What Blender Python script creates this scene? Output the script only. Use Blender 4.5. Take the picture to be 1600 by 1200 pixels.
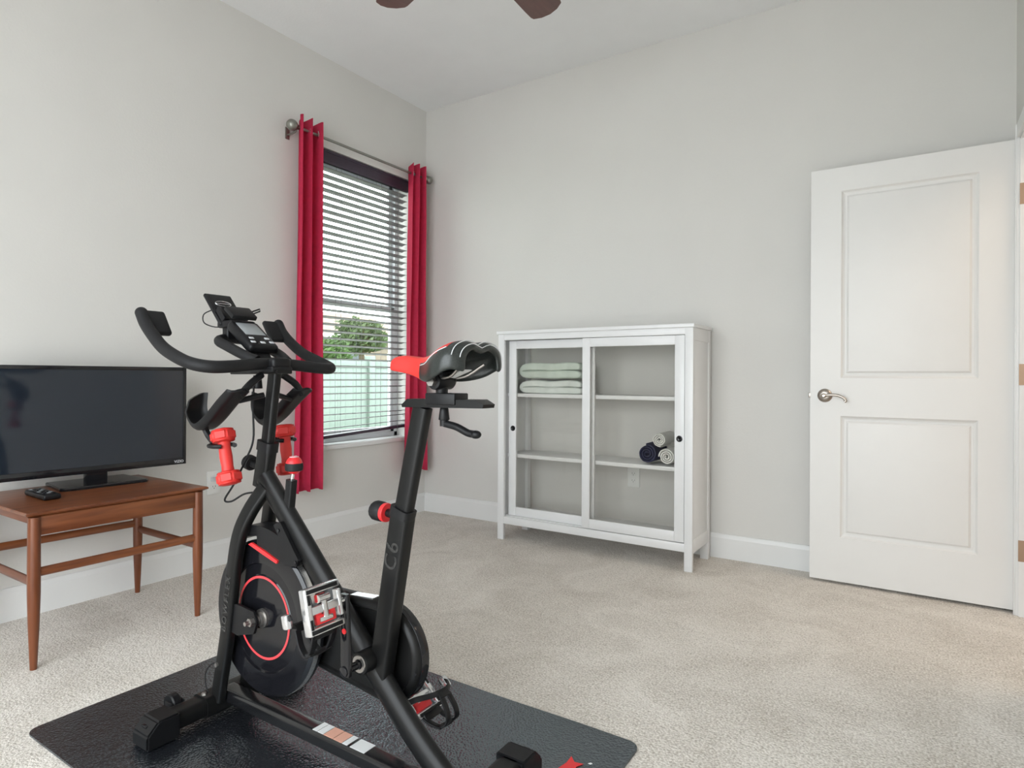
import bpy, bmesh, math, random
from mathutils import Vector, Matrix, noise
random.seed(7)
for o in list(bpy.data.objects): bpy.data.objects.remove(o)
sc = bpy.context.scene
COL = sc.collection
PI = math.pi

# ------------------------------------------------------------------ camera
YAW, ROLL = math.radians(33.096), math.radians(0.291)
fw = Vector((-math.sin(YAW), math.cos(YAW), 0)); rt = Vector((math.cos(YAW), math.sin(YAW), 0)); up = Vector((0, 0, 1))
r2 = rt*math.cos(ROLL) + up*math.sin(ROLL); u2 = -rt*math.sin(ROLL) + up*math.cos(ROLL)
cam = bpy.data.cameras.new('camera'); cam_o = bpy.data.objects.new('camera', cam); COL.objects.link(cam_o)
cam.sensor_fit = 'HORIZONTAL'; cam.sensor_width = 36; cam.lens = 36*976.39/1600; cam.shift_y = -11.36/1600
cam.clip_start = 0.05; cam.clip_end = 300
m = Matrix((r2, u2, -fw)).transposed().to_4x4(); m.translation = Vector((3.1238, -3.590, 1.01)); cam_o.matrix_world = m
sc.camera = cam_o
# ------------------------------------------------------------------ sky, light, exposure
w = bpy.data.worlds.new('overcast_sky'); sc.world = w; w.use_nodes = True
bg = w.node_tree.nodes['Background']; bg.inputs[0].default_value = (0.90, 0.96, 1.0, 1); bg.inputs[1].default_value = 6.0
sc.view_settings.view_transform = 'Standard'; sc.view_settings.look = 'None'
sc.view_settings.exposure = 0.12; sc.view_settings.gamma = 1; sc.view_settings.use_curve_mapping = False
def portal(loc, rot, sx, sy):
    l = bpy.data.lights.new('sky_portal', 'AREA'); l.shape = 'RECTANGLE'; l.size = sx; l.size_y = sy
    l.cycles.is_portal = True
    o = bpy.data.objects.new('sky_portal', l); o.location = loc; o.rotation_euler = rot; COL.objects.link(o)
portal((-.205, -.625, 1.505), (0, -PI/2, 0), 1.87, .91)
portal((2.1, -4.52, 1.2), (PI/2, 0, 0), 2.4, 2.4)
hl = bpy.data.lights.new('hall_lamp', 'AREA'); hl.shape = 'DISK'; hl.size = 1.0; hl.energy = 14; hl.color = (1, .80, .62)
ho = bpy.data.objects.new('hall_lamp', hl); ho.location = (4.3, -.6, 2.42); COL.objects.link(ho)

# ------------------------------------------------------------------ materials
def mat(name, col, rough=.5, metal=0, var=.06, vscale=6, bump=0, bscale=60, spec=.5, coat=0, trans=0, bdist=.001):
    mt = bpy.data.materials.new(name); mt.use_nodes = True; nt = mt.node_tree; b = nt.nodes['Principled BSDF']
    tc = nt.nodes.new('ShaderNodeTexCoord')
    nz = nt.nodes.new('ShaderNodeTexNoise'); nz.inputs['Scale'].default_value = vscale; nz.inputs['Detail'].default_value = 4
    nt.links.new(tc.outputs['Object'], nz.inputs['Vector'])
    mr = nt.nodes.new('ShaderNodeMapRange'); mr.inputs[1].default_value = .3; mr.inputs[2].default_value = .7
    mr.inputs[3].default_value = 1-var; mr.inputs[4].default_value = 1+var
    nt.links.new(nz.outputs['Fac'], mr.inputs[0])
    mx = nt.nodes.new('ShaderNodeVectorMath'); mx.operation = 'SCALE'; mx.inputs[0].default_value = col[:3]
    nt.links.new(mr.outputs[0], mx.inputs['Scale']); nt.links.new(mx.outputs[0], b.inputs['Base Color'])
    b.inputs['Roughness'].default_value = rough; b.inputs['Metallic'].default_value = metal
    b.inputs['Specular IOR Level'].default_value = spec; b.inputs['Coat Weight'].default_value = coat
    if bump:
        n2 = nt.nodes.new('ShaderNodeTexNoise'); n2.inputs['Scale'].default_value = bscale; n2.inputs['Detail'].default_value = 3
        nt.links.new(tc.outputs['Object'], n2.inputs['Vector'])
        bp = nt.nodes.new('ShaderNodeBump'); bp.inputs['Strength'].default_value = bump; bp.inputs['Distance'].default_value = bdist
        nt.links.new(n2.outputs['Fac'], bp.inputs['Height']); nt.links.new(bp.outputs[0], b.inputs['Normal'])
    if trans:
        tl = nt.nodes.new('ShaderNodeBsdfTranslucent'); nt.links.new(mx.outputs[0], tl.inputs[0])
        ms = nt.nodes.new('ShaderNodeMixShader'); ms.inputs[0].default_value = trans
        nt.links.new(b.outputs[0], ms.inputs[1]); nt.links.new(tl.outputs[0], ms.inputs[2])
        nt.links.new(ms.outputs[0], nt.nodes['Material Output'].inputs[0])
    return mt
def glass_mat(name, tint=(1, 1, 1), refl=1.0):
    mt = bpy.data.materials.new(name); mt.use_nodes = True; nt = mt.node_tree; nt.nodes.remove(nt.nodes['Principled BSDF'])
    tr = nt.nodes.new('ShaderNodeBsdfTransparent'); tr.inputs[0].default_value = (*tint, 1)
    gl = nt.nodes.new('ShaderNodeBsdfGlossy'); gl.inputs['Roughness'].default_value = .02
    fr = nt.nodes.new('ShaderNodeLayerWeight'); fr.inputs['Blend'].default_value = .5
    pw = nt.nodes.new('ShaderNodeMath'); pw.operation = 'POWER'; pw.inputs[1].default_value = 5
    ml = nt.nodes.new('ShaderNodeMath'); ml.operation = 'MULTIPLY_ADD'; ml.inputs[1].default_value = .45*refl; ml.inputs[2].default_value = .022*refl
    nt.links.new(fr.outputs['Facing'], pw.inputs[0])
    ms = nt.nodes.new('ShaderNodeMixShader')
    nt.links.new(pw.outputs[0], ml.inputs[0]); nt.links.new(ml.outputs[0], ms.inputs[0])
    nt.links.new(tr.outputs[0], ms.inputs[1]); nt.links.new(gl.outputs[0], ms.inputs[2])
    nt.links.new(ms.outputs[0], nt.nodes['Material Output'].inputs[0]); return mt
def wood_mat(name, c1, c2, rough=.35, axis='Y', sc_=1.0):
    mt = bpy.data.materials.new(name); mt.use_nodes = True; nt = mt.node_tree; b = nt.nodes['Principled BSDF']
    tc = nt.nodes.new('ShaderNodeTexCoord'); mp = nt.nodes.new('ShaderNodeMapping')
    s = {'X': (3, 40, 40), 'Y': (40, 3, 40), 'Z': (40, 40, 3)}[axis]
    mp.inputs['Scale'].default_value = [v*sc_ for v in s]
    nt.links.new(tc.outputs['Object'], mp.inputs[0])
    nz = nt.nodes.new('ShaderNodeTexNoise'); nz.inputs['Scale'].default_value = 1; nz.inputs['Detail'].default_value = 6
    nz.inputs['Distortion'].default_value = .6
    nt.links.new(mp.outputs[0], nz.inputs['Vector'])
    cr = nt.nodes.new('ShaderNodeValToRGB'); cr.color_ramp.elements[0].position = .3; cr.color_ramp.elements[1].position = .72
    cr.color_ramp.elements[0].color = (*c1, 1); cr.color_ramp.elements[1].color = (*c2, 1)
    nt.links.new(nz.outputs['Fac'], cr.inputs[0]); nt.links.new(cr.outputs[0], b.inputs['Base Color'])
    b.inputs['Roughness'].default_value = rough
    bp = nt.nodes.new('ShaderNodeBump'); bp.inputs['Strength'].default_value = .08; bp.inputs['Distance'].default_value = .001
    nt.links.new(nz.outputs['Fac'], bp.inputs['Height']); nt.links.new(bp.outputs[0], b.inputs['Normal']); return mt
def carpet_mat():
    mt = bpy.data.materials.new('carpet'); mt.use_nodes = True; nt = mt.node_tree; b = nt.nodes['Principled BSDF']
    tc = nt.nodes.new('ShaderNodeTexCoord')
    def nz(s, d=4, dist=0):
        n = nt.nodes.new('ShaderNodeTexNoise'); n.inputs['Scale'].default_value = s; n.inputs['Detail'].default_value = d
        n.inputs['Distortion'].default_value = dist
        nt.links.new(tc.outputs['Object'], n.inputs['Vector']); return n
    f, mid, big = nz(150, 3), nz(48, 4, .4), nz(3.0, 5, 1.2)
    def mth(op, a, b_):
        n = nt.nodes.new('ShaderNodeMath'); n.operation = op
        for i, v in enumerate((a, b_)):
            if isinstance(v, (int, float)): n.inputs[i].default_value = v
            else: nt.links.new(v, n.inputs[i])
        return n.outputs[0]
    s = mth('ADD', mth('MULTIPLY', f.outputs['Fac'], .62), mth('ADD', mth('MULTIPLY', mid.outputs['Fac'], .14), mth('MULTIPLY', big.outputs['Fac'], .24)))
    cr = nt.nodes.new('ShaderNodeValToRGB')
    cr.color_ramp.elements[0].position = .34; cr.color_ramp.elements[0].color = (.42, .365, .300, 1)
    cr.color_ramp.elements[1].position = .58; cr.color_ramp.elements[1].color = (.85, .80, .735, 1)
    nt.links.new(s, cr.inputs[0]); nt.links.new(cr.outputs[0], b.inputs['Base Color'])
    b.inputs['Roughness'].default_value = .95; b.inputs['Specular IOR Level'].default_value = .1
    b.inputs['Sheen Weight'].default_value = .2
    bp = nt.nodes.new('ShaderNodeBump'); bp.inputs['Strength'].default_value = .8; bp.inputs['Distance'].default_value = .006
    h = mth('ADD', f.outputs['Fac'], mth('MULTIPLY', mid.outputs['Fac'], 1.3))
    nt.links.new(h, bp.inputs['Height']); nt.links.new(bp.outputs[0], b.inputs['Normal']); return mt
def leather_mat():
    mt = bpy.data.materials.new('mat_vinyl'); mt.use_nodes = True; nt = mt.node_tree; b = nt.nodes['Principled BSDF']
    tc = nt.nodes.new('ShaderNodeTexCoord')
    nz = nt.nodes.new('ShaderNodeTexNoise'); nz.inputs['Scale'].default_value = 40
    nt.links.new(tc.outputs['Object'], nz.inputs['Vector'])
    mxv = nt.nodes.new('ShaderNodeVectorMath'); mxv.operation = 'MULTIPLY_ADD'; mxv.inputs[1].default_value = (.012,)*3
    nt.links.new(nz.outputs['Color'], mxv.inputs[0]); nt.links.new(tc.outputs['Object'], mxv.inputs[2])
    vo = nt.nodes.new('ShaderNodeTexVoronoi'); vo.inputs['Scale'].default_value = 130; vo.feature = 'F1'
    nt.links.new(mxv.outputs[0], vo.inputs['Vector'])
    bp = nt.nodes.new('ShaderNodeBump'); bp.inputs['Strength'].default_value = .48; bp.inputs['Distance'].default_value = .0022; bp.invert = True
    nt.links.new(vo.outputs['Distance'], bp.inputs['Height']); nt.links.new(bp.outputs[0], b.inputs['Normal'])
    b.inputs['Base Color'].default_value = (.010, .011, .014, 1); b.inputs['Roughness'].default_value = .23
    b.inputs['Specular IOR Level'].default_value = .5; b.inputs['IOR'].default_value = 2.7; b.inputs['Specular Tint'].default_value = (.80, .91, 1, 1)  # blue specular tint puts the daylight's colour into the vinyl's sheen
    return mt
M = dict(
    wall=mat('wall_paint', (.70, .685, .655), .85, var=.012, vscale=3, bump=.25, bscale=90, bdist=.002),
    ceil=mat('ceiling_paint', (.87, .875, .88), .9, var=.01, bump=.25, bscale=70, bdist=.002),
    trim=mat('trim_paint', (.80, .80, .79), .35, var=.01),
    door=mat('door_paint', (.78, .77, .75), .38, var=.01),
    carpet=carpet_mat(), vinyl=leather_mat(),
    cab=mat('cabinet_lacquer', (.82, .82, .82), .32, var=.012),
    glass=glass_mat('window_glass', (.97, 1, .98)), cglass=glass_mat('cabinet_glass', (.965, .962, .950), .7),
    walnut=wood_mat('walnut_y', (.105, .028, .010), (.27, .088, .030), .32, 'Y'),
    walnut_z=wood_mat('walnut_z', (.105, .027, .010), (.22, .068, .025), .32, 'Z'),
    walnut_x=wood_mat('walnut_x', (.09, .026, .011), (.20, .062, .024), .36, 'X'),
    black=mat('matt_black_steel', (.007, .007, .007), .33, var=.05, bump=.05, bscale=300, spec=.26),
    emboss=mat('embossed_letters', (.034, .033, .032), .22, var=.03),
    satin=mat('satin_black_steel', (.008, .008, .009), .20, var=.04, spec=.8),
    blackp=mat('black_plastic', (.007, .007, .008), .40, var=.06, bump=.12, bscale=220, spec=.28),
    rubber=mat('black_foam_grip', (.010, .010, .011), .58, var=.06, bump=.25, bscale=400, spec=.3),
    gloss=mat('gloss_black', (.008, .008, .010), .10, var=.02),
    screen=mat('dark_screen', (.014, .019, .028), .07, var=.02, coat=.3),
    lcd=mat('grey_lcd', (.30, .32, .33), .25, var=.04),
    btn=mat('button_grey', (.62, .64, .66), .35, var=.03),
    red=mat('red_neoprene', (.64, .030, .024), .5, var=.04),
    redp=mat('red_plastic', (.75, .030, .035), .35, var=.03),
    redring=mat('red_ring', (.88, .065, .075), .4, var=.02),  # plain bright red of the flywheel ring
    chrome=mat('chrome', (.80, .80, .80), .14, 1, var=.02),
    alu=mat('brushed_aluminium', (.76, .76, .77), .26, .9, var=.05),
    steel=mat('machined_steel', (.42, .40, .38), .28, .9, var=.05),
    nickel=mat('satin_nickel', (.42, .38, .34), .28, 1, var=.04),
    pewter=mat('pewter', (.30, .30, .27), .38, .9, var=.05),
    bronze=mat('hinge_bronze', (.42, .29, .20), .4, .7, var=.05),
    curtain=mat('crimson_curtain', (.72, .040, .115), .75, var=.05, vscale=40, bump=.15, bscale=500, trans=.40),
    blind=mat('espresso_slat', (.13, .122, .122), .45, var=.08, vscale=20),
    valance=mat('espresso_valance', (.050, .035, .055), .4, var=.08, vscale=20),
    vinylw=mat('white_vinyl', (.80, .82, .84), .4, var=.02),
    cord=mat('cord_grey', (.25, .27, .28), .7),
    sage=mat('sage_towel', (.60, .67, .60), .95, var=.10, vscale=14, bump=.6, bscale=260, bdist=.003),
    sage2=mat('pale_sage_towel', (.72, .76, .72), .95, var=.10, vscale=14, bump=.6, bscale=260, bdist=.003),
    navy=mat('navy_towel', (.022, .024, .062), .95, var=.2, vscale=30, bump=.6, bscale=260, bdist=.003),
    white=mat('white_towel', (.80, .79, .76), .95, var=.06, vscale=30, bump=.6, bscale=260, bdist=.003),
    plate=mat('outlet_plastic', (.82, .82, .80), .35, var=.01), slot=mat('outlet_slot', (.03, .03, .03), .6),
    fan=wood_mat('fan_blade_wood', (.10, .050, .045), (.17, .088, .075), .35, 'Y', .7),
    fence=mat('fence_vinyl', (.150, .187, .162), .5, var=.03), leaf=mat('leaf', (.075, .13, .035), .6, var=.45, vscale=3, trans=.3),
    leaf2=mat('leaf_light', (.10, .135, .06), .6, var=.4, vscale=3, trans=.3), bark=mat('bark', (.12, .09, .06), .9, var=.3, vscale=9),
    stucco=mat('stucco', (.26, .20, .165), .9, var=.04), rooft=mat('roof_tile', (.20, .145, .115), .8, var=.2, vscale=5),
    lawn=mat('lawn', (.16, .24, .09), .95, var=.3, vscale=5), hwin=mat('house_window', (.05, .06, .07), .15),
    sticker=mat('white_sticker', (.75, .76, .76), .4, var=.04), stickero=mat('orange_sticker', (.72, .38, .28), .45, var=.05),
    lettering=mat('white_lettering', (.75, .76, .78), .4), hallfloor=wood_mat('hall_floor', (.40, .26, .15), (.52, .36, .22), .35, 'Y'),
    carbon=mat('carbon_panel', (.020, .024, .022), .30, var=.35, vscale=300, bump=.3, bscale=400),
    path=mat('concrete', (.56, .545, .52), .9, var=.08, vscale=3), rear_bounce=mat('pale_concrete', (.70, .68, .65), .9, var=.05, vscale=3),  # pale tones of the two unseen slabs added for bounce light
    piping=mat('white_piping', (.72, .73, .74), .4),
)
# ------------------------------------------------------------------ mesh helpers (everything is given in world coordinates)
def bm_(): return bmesh.new()
def quad_smooth(me, ang=35):
    for p in me.polygons: p.use_smooth = True
    me.set_sharp_from_angle(angle=math.radians(ang))
def obj(name, bm, material, parent=None, smooth=35, doubles=True):
    if doubles: bmesh.ops.remove_doubles(bm, verts=bm.verts, dist=1e-6)
    bmesh.ops.recalc_face_normals(bm, faces=bm.faces)
    me = bpy.data.meshes.new(name)
    off = Vector((0, 0, 0))
    pa = parent
    while pa is not None: off += Vector(pa.location); pa = pa.parent
    if parent is None:
        xs = [v.co.copy() for v in bm.verts]
        lo = Vector([min(v[i] for v in xs) for i in range(3)]); hi = Vector([max(v[i] for v in xs) for i in range(3)])
        loc = Vector(((lo.x+hi.x)/2, (lo.y+hi.y)/2, lo.z)); off = loc
    bmesh.ops.translate(bm, verts=bm.verts, vec=-off)
    bm.to_mesh(me); bm.free()
    for mm in (material if isinstance(material, (list, tuple)) else [material]): me.materials.append(M[mm] if isinstance(mm, str) else mm)
    if smooth: quad_smooth(me, smooth)
    o = bpy.data.objects.new(name, me); COL.objects.link(o)
    if parent is None: o.location = loc
    else: o.parent = parent
    return o
def thing(name, label, cat, loc, group=None, kind=None):
    o = bpy.data.objects.new(name, None); o.empty_display_size = .1; COL.objects.link(o); o.location = loc
    return tag(o, label, cat, group, kind)
def tag(o, label=None, cat=None, group=None, kind=None):
    if label: o['label'] = label
    if cat: o['category'] = cat
    if group: o['group'] = group
    if kind: o['kind'] = kind
    return o
def box(bm, x0, x1, y0, y1, z0, z1, bev=0, seg=2, rot=None, mi=0):
    r = bmesh.ops.create_cube(bm, size=1); vs = r['verts']
    c = Vector(((x0+x1)/2, (y0+y1)/2, (z0+z1)/2))
    for v in vs: v.co = Vector((v.co.x*(x1-x0), v.co.y*(y1-y0), v.co.z*(z1-z0)))
    fs = {f for v in vs for f in v.link_faces}
    if bev:
        es = {e for v in vs for e in v.link_edges}
        rr = bmesh.ops.bevel(bm, geom=list(es), offset=bev, segments=seg, affect='EDGES', profile=.5)
        vs = list({v for f in rr['faces'] for v in f.verts} | {v for v in vs if v.is_valid}); fs = {f for v in vs for f in v.link_faces}
    for v in vs:
        if rot is not None: v.co = rot @ v.co
        v.co += c
    for f in fs: f.material_index = mi
    return vs
def bx(name, mt, parent, x0, x1, y0, y1, z0, z1, bev=.002, **k):
    b = bm_(); box(b, x0, x1, y0, y1, z0, z1, bev, **k); return obj(name, b, mt, parent)
def cyl(bm, p0, p1, r0, r1=None, seg=24, bev=0):
    p0 = Vector(p0); p1 = Vector(p1); r1 = r0 if r1 is None else r1
    d = (p1-p0); L = d.length; q = d.to_track_quat('Z', 'Y')
    prof = [(r0, 0), (r1, L)]
    if bev: prof = [(max(r0-bev, 1e-4), 0), (r0-bev*.3, bev*.3), (r0, bev), (r1, L-bev), (r1-bev*.3, L-bev*.3), (max(r1-bev, 1e-4), L)]
    lathe(bm, prof, p0, q, seg)
def lathe(bm, prof, p0, q, seg=24, close=True):
    p0 = Vector(p0); rings = []
    for r, h in prof:
        rings.append([bm.verts.new(p0 + q @ Vector((r*math.cos(2*PI*i/seg), r*math.sin(2*PI*i/seg), h))) for i in range(seg)])
    for a, b in zip(rings[:-1], rings[1:]):
        for i in range(seg): bm.faces.new((a[i], a[(i+1) % seg], b[(i+1) % seg], b[i]))
    if close:
        bm.faces.new(rings[0][::-1]); bm.faces.new(rings[-1])
QY = Vector((0, -1, 0)).to_track_quat('Z', 'Y')   # local z -> -y
def catmull(pts, n=6):
    pts = [Vector(p) for p in pts]; P = [2*pts[0]-pts[1]] + pts + [2*pts[-1]-pts[-2]]; out = []
    for i in range(1, len(P)-2):
        a, b, c, d = P[i-1:i+3]
        for k in range(n):
            t = k/n
            out.append(.5*((2*b) + (c-a)*t + (2*a-5*b+4*c-d)*t*t + (3*b-a-3*c+d)*t**3))
    out.append(pts[-1]); return out
def rrect(a, b, r, n=4):
    pts = []
    for sx, sy, a0 in ((1, 1, 0), (-1, 1, 90), (-1, -1, 180), (1, -1, 270)):
        for k in range(n+1):
            t = math.radians(a0+90*k/n); pts.append((sx*(a/2-r)+r*math.cos(t), sy*(b/2-r)+r*math.sin(t)))
    return pts
def ellipse(a, b, n=20): return [(a/2*math.cos(2*PI*i/n), b/2*math.sin(2*PI*i/n)) for i in range(n)]
def sweep(bm, path, sec, side=None, scale=None, cap=True):
    """sec (n, s): n along the in-plane normal, s along the side vector"""
    path = [Vector(p) for p in path]; rings = []; N = len(path); ns = None
    for i, p in enumerate(path):
        t = (path[min(i+1, N-1)] - path[max(i-1, 0)]).normalized()
        if side is not None: sv = Vector(side); nv = sv.cross(t).normalized(); sv = t.cross(nv).normalized()
        else:
            if ns is None:
                ns = Vector((0, 0, 1)) if abs(t.z) < .9 else Vector((1, 0, 0))
            nv = (ns - t*ns.dot(t)).normalized(); ns = nv; sv = t.cross(nv)
        k = scale[i] if scale else 1
        rings.append([bm.verts.new(p + nv*a*k + sv*b*k) for a, b in sec])
    n = len(sec)
    for a, b in zip(rings[:-1], rings[1:]):
        for i in range(n): bm.faces.new((a[i], a[(i+1) % n], b[(i+1) % n], b[i]))
    if cap: bm.faces.new(rings[0][::-1]); bm.faces.new(rings[-1])
    return rings
def tube(bm, path, r, seg=12, smooth=0, scale=None):
    if smooth: path = catmull(path, smooth)
    sweep(bm, path, [(r*math.cos(2*PI*i/seg), r*math.sin(2*PI*i/seg)) for i in range(seg)], scale=scale)
def prism_y(bm, poly, y0, y1):
    """poly of (x,z) extruded along y"""
    a = [bm.verts.new((x, y0, z)) for x, z in poly]; b = [bm.verts.new((x, y1, z)) for x, z in poly]; n = len(poly)
    bm.faces.new(a); bm.faces.new(b[::-1])
    for i in range(n): bm.faces.new((a[i], b[i], b[(i+1) % n], a[(i+1) % n]))
def sphere(bm, c, r, sx=1, sy=1, sz=1, u=20, v=12):
    rr = bmesh.ops.create_uvsphere(bm, u_segments=u, v_segments=v, radius=r)
    for x in rr['verts']: x.co = Vector((x.co.x*sx, x.co.y*sy, x.co.z*sz)) + Vector(c)
def text_bm(s, size, depth, mtx, spacing=1.0, bold=0):
    cu = bpy.data.curves.new('lettering', 'FONT'); cu.body = s; cu.size = size; cu.extrude = depth; cu.align_x = 'CENTER'; cu.align_y = 'CENTER'
    cu.space_character = spacing; cu.resolution_u = 3; cu.offset = bold
    to = bpy.data.objects.new('lettering', cu); COL.objects.link(to)
    dg = bpy.context.evaluated_depsgraph_get(); me = bpy.data.meshes.new_from_object(to.evaluated_get(dg))
    b = bm_(); b.from_mesh(me); bpy.data.objects.remove(to); bpy.data.meshes.remove(me)
    bmesh.ops.transform(b, matrix=mtx, verts=b.verts); return b
def basis(xa, ya, loc):
    xa = Vector(xa).normalized(); ya = Vector(ya).normalized(); za = xa.cross(ya)
    mm = Matrix((xa, ya, za)).transposed().to_4x4(); mm.translation = Vector(loc); return mm

# ================================================================== the room
H, RX, FY = 3.003, 3.485, -4.5
WY0, WY1, WZ0, WZ1 = -1.08, -.165, .57, 2.44     # window opening
DY0, DY1, DZ = -1.00, -.165, 2.055                 # doorway
def wall(name, boxes, mt='wall'):
    b = bm_()
    for q in boxes: box(b, *q)
    o = obj(name, b, mt, smooth=0, doubles=False); return tag(o, kind='structure')
wall('floor', [(-.2, RX+.06, FY-.1, .12, -.1, 0)], 'carpet')
wall('ceiling', [(-.2, RX+.12, FY-.1, .12, H, H+.1)], 'ceil')
wall('wall_left', [(-.2, 0, FY-.1, WY0, 0, H), (-.2, 0, WY1, .12, 0, H), (-.2, 0, WY0, WY1, 0, WZ0), (-.2, 0, WY0, WY1, WZ1, H)])
wall('wall_back', [(0, RX+.12, 0, .12, 0, H)])
wall('wall_right', [(RX, RX+.12, DY1, 0, 0, H), (RX, RX+.12, FY-.1, DY0, 0, H), (RX, RX+.12, DY0, DY1, DZ, H)])
wall('wall_front', [(0, .9, FY-.1, FY, 0, H), (3.3, RX, FY-.1, FY, 0, H), (.9, 3.3, FY-.1, FY, 2.40, H)])  # unseen wall; wide opening added to let sky light fill the room
def baseboard(name, pts, inward):
    """profile swept along a wall; pts on the wall line, inward = unit vector into the room"""
    prof = [(0, 0), (.014, 0), (.014, .112), (.011, .120), (.0095, .127), (.006, .134), (0, .1355)]
    b = bm_(); p0, p1 = Vector(pts[0]), Vector(pts[1]); iv = Vector(inward)
    A = [b.verts.new(p0+iv*d+Vector((0, 0, z))) for d, z in prof]; B = [b.verts.new(p1+iv*d+Vector((0, 0, z))) for d, z in prof]
    b.faces.new(A); b.faces.new(B[::-1])
    for i in range(len(prof)): j = (i+1) % len(prof); b.faces.new((A[i], B[i], B[j], A[j]))
    tag(obj(name, b, 'trim', smooth=20), kind='structure')
baseboard('baseboard_left', ((0, FY, 0), (0, 0, 0)), (1, 0, 0))
baseboard('baseboard_back', ((.014, 0, 0), (RX, 0, 0)), (0, -1, 0))
baseboard('baseboard_right', ((RX, FY, 0), (RX, DY0-.07, 0)), (-1, 0, 0))
# doorway: jamb, casing, hall beyond
jb = bm_(); box(jb, RX-.004, RX+.124, DY1-.018, DY1, 0, DZ); box(jb, RX-.004, RX+.124, DY0, DY0+.018, 0, DZ); box(jb, RX-.004, RX+.124, DY0, DY1, DZ-.018, DZ)
box(jb, RX+.045, RX+.08, DY1-.030, DY1-.018, 0, DZ-.018); box(jb, RX+.045, RX+.08, DY0+.018, DY0+.030, 0, DZ-.018)
tag(obj('trim_1', jb, 'trim', smooth=0, doubles=False), kind='structure')
cs = bm_()
for (a, b_, c, d) in ((DY1-.012, DY1+.050, 0, DZ+.05), (DY0-.050, DY0+.012, 0, DZ+.05), (DY0-.050, DY1+.050, DZ-.012, DZ+.05)):
    box(cs, RX-.016, RX-.0005, a, b_, c, d, .004); box(cs, RX-.020, RX-.010, a+.004, a+.022, c, d-.004, .003) if d-c > 1 else None
tag(obj('trim_2', cs, 'trim', smooth=30, doubles=False), kind='structure')
wall('hall_floor', [(RX+.06, 5.2, -2.2, .6, -.1, -.002)], 'hallfloor')
wall('wall_hall', [(5.1, 5.2, -2.2, .6, 0, 2.6), (RX+.12, 5.1, .5, .6, 0, 2.6), (RX+.12, 5.1, -2.2, -2.1, 0, 2.6)])
wall('ceiling_hall', [(RX+.12, 5.2, -2.2, .6, 2.5, 2.6)], 'ceil')
# ---- door leaf, swung open against the back wall
D = thing('door_1', 'white two-panel door standing open against the wall', None, (3.07, -.13, 0), kind='structure'); D.pop('label', None)
dx0, dx1, dyf, dyb, dz0, dz1 = 2.666, 3.4765, -.147, -.112, .014, 2.044
db = bm_()
panels = ((2.797, 3.347, .227, .830), (2.797, 3.347, 1.008, 1.932))
def door_face(b, y, sgn):
    xs = [dx0, panels[0][0], panels[0][1], dx1]; zs = [dz0, panels[0][2], panels[0][3], panels[1][2], panels[1][3], dz1]
    for i in range(3):
        for j in range(5):
            if i == 1 and j in (1, 3):
                r = [(xs[1], xs[2], zs[j], zs[j+1])]; lev = [(0, 0), (.004, .0), (.012, .0085), (.020, .0115), (.028, .0115), (.037, .004), (.050, .0020)]
                prev = None
                for ins, dep in lev:
                    x0, x1, z0, z1 = xs[1]+ins, xs[2]-ins, zs[j]+ins, zs[j+1]-ins
                    cur = [b.verts.new((x, y+sgn*dep, z)) for x, z in ((x0, z0), (x1, z0), (x1, z1), (x0, z1))]
                    if prev:
                        for k in range(4): b.faces.new((prev[k], prev[(k+1) % 4], cur[(k+1) % 4], cur[k]))
                    prev = cur
                b.faces.new(prev)
            else:
                b.faces.new([b.verts.new((x, y, z)) for x, z in ((xs[i], zs[j]), (xs[i+1], zs[j]), (xs[i+1], zs[j+1]), (xs[i], zs[j+1]))])
door_face(db, dyf, 1); door_face(db, dyb, -1)
for a, c in (((dx0, dz0), (dx1, dz0)), ((dx1, dz0), (dx1, dz1)), ((dx1, dz1), (dx0, dz1)), ((dx0, dz1), (dx0, dz0))):
    db.faces.new([db.verts.new(p) for p in ((a[0], dyf, a[1]), (c[0], dyf, c[1]), (c[0], dyb, c[1]), (a[0], dyb, a[1]))])
obj('door_leaf', db, 'door', D, smooth=15)
hb = bm_(); lathe(hb, [(.0335, 0), (.0335, .004), (.031, .008), (.022, .012), (.014, .014)], (2.732, dyf, .925), QY, 32)
lathe(hb, [(.011, .01), (.010, .045), (.012, .050), (.006, .056)], (2.732, dyf, .925), QY, 20)
hd = obj('door_handle', hb, 'nickel', D)
lv = bm_(); sweep(lv, catmull([(2.728, dyf-.048, .926), (2.760, dyf-.050, .929), (2.790, dyf-.050, .928), (2.815, dyf-.050, .918), (2.828, dyf-.050, .903), (2.822, dyf-.050, .897)], 5), ellipse(.013, .011, 12), side=(0, 1, 0), scale=None)
obj('lever', lv, 'nickel', hd)
bk = bm_(); lathe(bk, [(.0065, .012), (.0065, .016), (.003, .0165)], (2.732, dyf, .925), QY, 16); obj('privacy_button', bk, 'chrome', hd)
lt = bm_(); box(lt, dx0-.010, dx0+.001, dyf+.010, dyb-.010, .913, .937, .002); obj('latch', lt, 'nickel', D)
for hz in (.28, 1.03, 1.80):
    hg = bm_(); box(hg, dx1-.001, dx1+.003, dyf+.002, dyb-.004, hz-.045, hz+.045, .0008); cyl(hg, (RX-.008, dyf-.004, hz-.045), (RX-.008, dyf-.004, hz+.045), .0065, seg=14)
    box(hg, RX-.006, RX+.04, DY1-.0195, DY1-.0175, hz-.045, hz+.045); obj('hinge', hg, 'bronze', D)
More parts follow.
